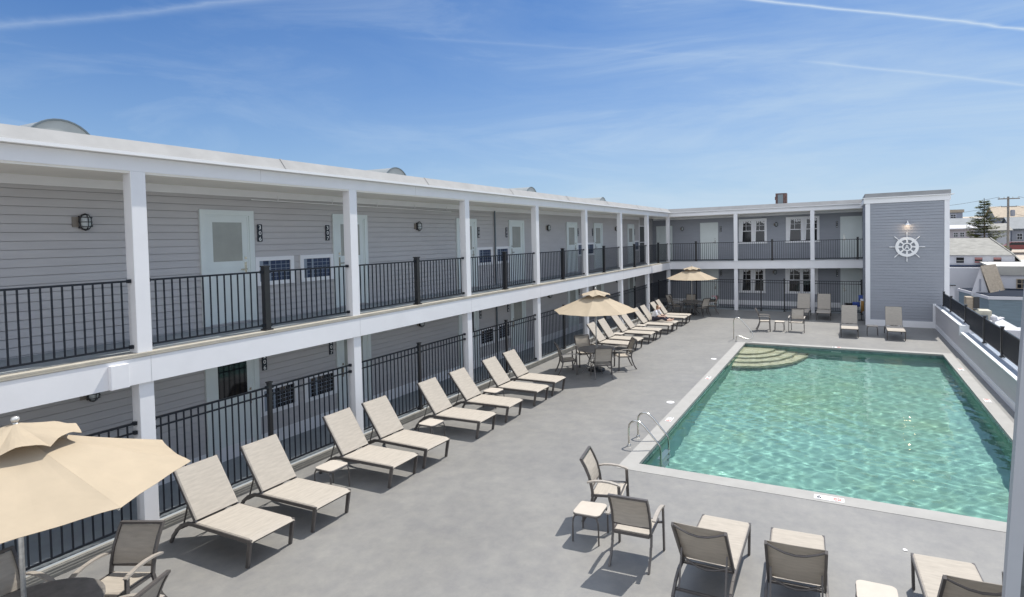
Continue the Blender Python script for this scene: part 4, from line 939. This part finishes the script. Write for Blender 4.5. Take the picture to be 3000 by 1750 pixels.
for i, x in enumerate((20.4, 20.85)):
    m = MB(); m.lathe([(.10, -.9), (.10, -.55), (.24, -.5), (.2, -.42), (.05, -.36)], c=(x, 54.2, 0), n=12); tag(m.build('roof_turbine', K['steel'], smooth=False), ('left' if i == 0 else 'right')+' of two shiny vents below the steep brown roof', 'roof vent', 'shiny roof vents')
d = thing('house', (20, 64, -4), 0, 'long white building with a grey shingle roof and three dormer windows', 'house', world=True)
m = MB(); m.box(10, 20.9, 59.0, 70, -4, 1.05); m.box(10, 23.4, 60.2, 68, -4, 2.15); m.build('wall', K['town_white'], d)
m = MB(); m.prism([(10, 60.0, 2.14), (23.2, 60.0, 2.14), (22.3, 64, 3.5), (10, 64, 3.5)], (0, .3, .12)); m.prism([(23.25, 60.0, 2.2), (22.35, 64, 3.6), (24.6, 64, .8), (24.4, 60.0, .8)], (.05, .2, .1)); m.build('roof', K['shingle'], d)
MB().box(10, 23.3, 60.0, 60.15, 1.12, 1.24).build('eave_shadow_strip', K['navy'], d)  # dark strip painted in as the shadow under the eave
for x, col in ((19.02, 'grey_house'), (20.42, 'red'), (21.82, 'red')):
    o_ = win(d, x, x+.6, 1.42, 1.93, 60.2, 'town_white', 0)
    m = MB()
    if col == 'red': m.box(x+.02, x+.58, 60.14, 60.178, 1.74, 1.92); m.box(x+.02, x+.58, 60.14, 60.178, 1.44, 1.58)
    else: m.box(x+.02, x+.58, 60.14, 60.178, 1.60, 1.66)
    m.build('blind', K['shingle'] if col != 'red' else mat('faded_red_blind', (.36, .17, .16), .8), o_)
def gable(par_label, x0, x1, y, z0, ze, zr, wall, roof, dep=9, wins=(), flat=False):
    h = thing('house', ((x0+x1)/2, y+dep/2, z0), 0, par_label, 'house', world=True)
    m = MB(); m.box(x0, x1, y, y+dep, z0, ze)
    if not flat: m.prism([(x0, y, ze), (x0, y+dep, ze), (x0, y+dep/2, zr)], (.02, 0, 0)); m.prism([(x1-.02, y, ze), (x1-.02, y+dep, ze), (x1-.02, y+dep/2, zr)], (.02, 0, 0))
    m.build('wall', K[wall], h)
    m = MB()
    if flat: m.box(x0-.2, x1+.2, y-.2, y+dep, ze+.01, zr)
    else: m.prism([(x0-.3, y-.4, ze-.1), (x1+.3, y-.4, ze-.1), (x1+.3, y+dep/2, zr+.05), (x0-.3, y+dep/2, zr+.05)], (0, 0, .15)); m.prism([(x0-.3, y+dep+.4, ze-.1), (x1+.3, y+dep+.4, ze-.1), (x1+.3, y+dep/2, zr+.05), (x0-.3, y+dep/2, zr+.05)], (0, 0, .15))
    m.build('roof', K[roof], h)
    for a_, b_, c_, d_ in wins: win(h, a_, b_, c_, d_, y)
    return h
gable('grey flat roofed house on the hill just right of the tower', 24, 28.0, 112, -2, 7.35, 7.85, 'grey_house', 'shingle_tan', flat=True, wins=((26.3, 27.0, 6.4, 7.0),))
gable('slate roofed house on the hill left of the spruce', 20, 30.0, 104, -2, 4.95, 6.1, 'grey_house', 'slate', dep=8)
gable('mauve house with a row of small dark windows left of the spruce', 18, 27.2, 98, -3, 4.6, 4.95, 'mauve_house', 'town_white', dep=5, wins=((24.6, 25.1, 3.4, 4.0), (25.4, 25.9, 3.4, 4.0)))
gable('cream roofed house on the hill behind the spruce', 28, 34.5, 128, -2, 5.9, 6.8, 'mauve_house', 'sand', dep=9)
gable('tan roofed house high on the hill behind the utility pole', 35.2, 43, 124, -2, 6.5, 8.5, 'grey_house', 'shingle_tan', dep=9, wins=((36.4, 37.0, 5.2, 5.9), (37.8, 38.4, 5.2, 5.9)))
gable('slate grey gabled house low behind the utility pole', 36.2, 44, 118, -3, 4.4, 6.3, 'grey_house', 'slate', dep=8, wins=((36.9, 37.6, 2.6, 3.6),))
gable('pale house between the spruce and the utility pole', 30.4, 34.6, 112, -3, 4.2, 5.2, 'town_white', 'shingle', dep=7, wins=((31.4, 32.0, 3.0, 3.8),))
m = MB(); m.face([(24.6, 60, -3.85), (60, 60, -3.85), (66, 100, 1.4), (29.5, 100, 1.4)]); tag(m.build('road', K['sand']), kind='structure')
car = thing('parked_car', (32.2, 97, 1.2), 0, 'dark red parked car half hidden beyond the grey shingle roof', 'car')
m = MB(); m.prism([(-2, -.8, .35), (2, -.8, .35), (2, -.8, .9), (1.1, -.8, .95), (.6, -.8, 1.4), (-1.0, -.8, 1.4), (-1.5, -.8, .95), (-2, -.8, .85)], (0, 1.6, 0)); m.build('body', mat('car_paint', (.16, .03, .03), .3), car, bevel=.05)
MB().prism([(.95, -.82, .97), (.55, -.82, 1.34), (-.95, -.82, 1.34), (-1.35, -.82, .97)], (0, 1.64, 0)).build('side_glass', K['glass_dark'], car)
for x in (-1.25, 1.25):
    for y in (-.82, .68): o_ = MB().tube([(x, y, .33), (x, y+.16, .33)], .33, 16).build('wheel', K['blackpost'], car)

# spruce
tree = thing('spruce_tree', (23.95, 75, -1.5), 0, 'tall thin spruce with open layered branches beyond the grey roof', 'tree')
MB().tube([(0, 0, 0), (.05, 0, 4), (0, 0, 9.4)], .17, 8, r2=.03).build('trunk', mat('bark', (.10, .08, .06), .9, var=.3, vscale=6), tree)
rt = random.Random(11); m = MB(); m2 = MB()
z = 3.6
while z < 9.3:
    f = (9.6-z)/6.0; rmax = .30+1.95*max(0, min(1, f))**.9
    for k in range(rt.randint(6, 8)):
        a_ = rt.uniform(0, 6.283); r_ = rmax*rt.uniform(.55, 1.1); cx, cy = math.cos(a_), math.sin(a_); lift = rt.uniform(-.05, .25)*r_
        pts = [Vector((cx*r_*t, cy*r_*t, z+lift*t*t-.12*r_*t+.16*r_*t*t*t)) for t in (0, .35, .7, 1)]
        m2.tube(pts, .03, 4, r2=.008)
        for q in range(int(46*r_)+20):
            t = rt.uniform(.18, 1.0); i = min(2, int(t*3)); p = pts[i].lerp(pts[i+1], min(1, max(0, t*3-i)))
            sp_ = .30*(1.15-t*.6)*min(1, r_); q_ = p+Vector((rt.gauss(0, sp_*.5), rt.gauss(0, sp_*.5), rt.gauss(-.02, .05)))
            e1 = Vector((cx+rt.uniform(-.8, .8), cy+rt.uniform(-.8, .8), rt.uniform(-.3, .25))).normalized()*rt.uniform(.14, .30); e2 = Vector((-e1.y, e1.x, rt.uniform(-.1, .1))).normalized()*rt.uniform(.045, .09)
            m.face([q_-e2, q_+e1*.5-e2*.2, q_+e1, q_+e1*.4+e2])
    z += rt.uniform(.22, .36)
m.build('crown', mat('spruce_needles', (.15, .165, .055), .8, var=.55, vscale=1.6, transl=.25), tree, recalc=False)
m2.build('branches', mat('bark_dark', (.07, .055, .045), .9), tree)
# utility pole and wires
up = thing('utility_pole', (28.35, 85, -1.5), 0, 'wooden utility pole with crossarms right of the spruce', 'utility pole', world=True)
K['wood'] = mat('grey_wood', (.22, .20, .18), .9, var=.25, vscale=5, stretch=(4, 4, .6))
MB().tube([(28.35, 85, -2), (28.35, 85, 8.45)], .17, 10, r2=.12).build('pole', K['wood'], up)
m = MB(); m.box(27.25, 29.5, 84.8, 84.9, 8.12, 8.25); m.build('crossarm', K['wood'], up); MB().box(27.6, 29.2, 84.8, 84.9, 7.15, 7.25).build('crossarm', K['wood'], up)
for x in (27.4, 27.9, 28.8, 29.35): MB().lathe([(.05, 8.25), (.05, 8.42), (.02, 8.46)], c=(x, 84.85, 0), n=8).build('insulator', K['lampglass'], up)
MB().lathe([(.22, 6.0), (.25, 6.1), (.25, 6.7), (.2, 6.78)], c=(28.75, 84.75, 0), n=14).build('transformer', K['grey_house'], up)
wr = thing('power_lines', (28, 85, 8), 0, 'thin power lines running from the utility pole crossarms', 'power lines', world=True)
for x, z, dx in ((27.4, 8.42, -9), (29.35, 8.42, 9), (27.7, 7.3, -10), (29.1, 7.3, 8), (28.5, 6.4, 10)):
    MB().tube([(x+dx*t, 84.85+(12 if dx > 0 else -3)*t, z-1.1*math.sin(math.pi*t*.5)) for t in [i/8 for i in range(9)]], .018, 4).build('wire', K['blackpost'], wr)
# patio and plant on the lower roof beyond the parapet
m = MB(); m.box(14.1, 19.2, 24, 47, -4, -1.5); tag(m.build('lower_terrace', mat('terrace', (.45, .46, .47), .8, var=.08, vscale=.8)), kind='structure')
v = thing('vent_stack', (15.0, 36, -1.5), 0, 'tall pale vent hood with a dark cap just right of the tower', 'vent', world=True)
m = MB(); m.beam((14.98, 36, -1.5), (14.98, 36, 1.40), .50, .4, up=(0, 1, 0), w2=.34); m.build('duct', K['town_white'], v); MB().box(14.78, 15.2, 35.7, 36.3, 1.405, 1.46).build('cap', K['blackpost'], v)
v = thing('rooftop_unit', (16, 36, -1.5), 0, 'tan and black rooftop unit beyond the first parapet fence posts', 'rooftop unit', world=True)
MB().box(15.72, 16.03, 35.9, 36.6, -1.5, .78).build('housing', K['shingle_tan'], v); MB().box(16.035, 16.30, 35.85, 36.5, .2, .82).build('grille', K['blackpost'], v)
v = thing('rooftop_unit', (16.5, 36.3, -1.5), 0, 'cream metal rooftop unit below the blue-grey building', 'rooftop unit', world=True)
MB().box(16.05, 16.78, 35.5, 36.4, -1.5, .12).build('housing', mat('cream_metal', (.46, .44, .36), .6, var=.15, vscale=4), v); MB().box(16.3, 16.6, 35.4, 35.49, -.6, -.1).build('grille', K['conduit'], v)
v = thing('exhaust_fan', (16.9, 34, -1.5), 0, 'small pale exhaust fan on a stem behind the parapet fence', 'exhaust fan', world=True)
MB().lathe([(.06, -1.5), (.06, -.05), (.17, .0), (.14, .14), (.08, .2)], c=(16.35, 33.0, 0), n=12).build('fan', K['town_white'], v)
m = MB(); m.box(16.9, 18.1, 33.5, 34.6, -1.5, -.55); tag(m.build('planter_box', K['town_white']), 'white box unit on the lower terrace behind the parapet fence', 'box')
m = MB(); m.beam((16.2, 34, -.35), (17.0, 34.4, -.05), .3, .05); tag(m.build('awning', K['town_white']), 'small slanted white panel above the lower terrace', 'panel')
m = MB(); m.box(17.3, 17.9, 31.8, 32.4, -1.5, -.60); tag(m.build('storage_bin', K['blackpost']), 'black bin on the lower terrace at the wall edge', 'bin')
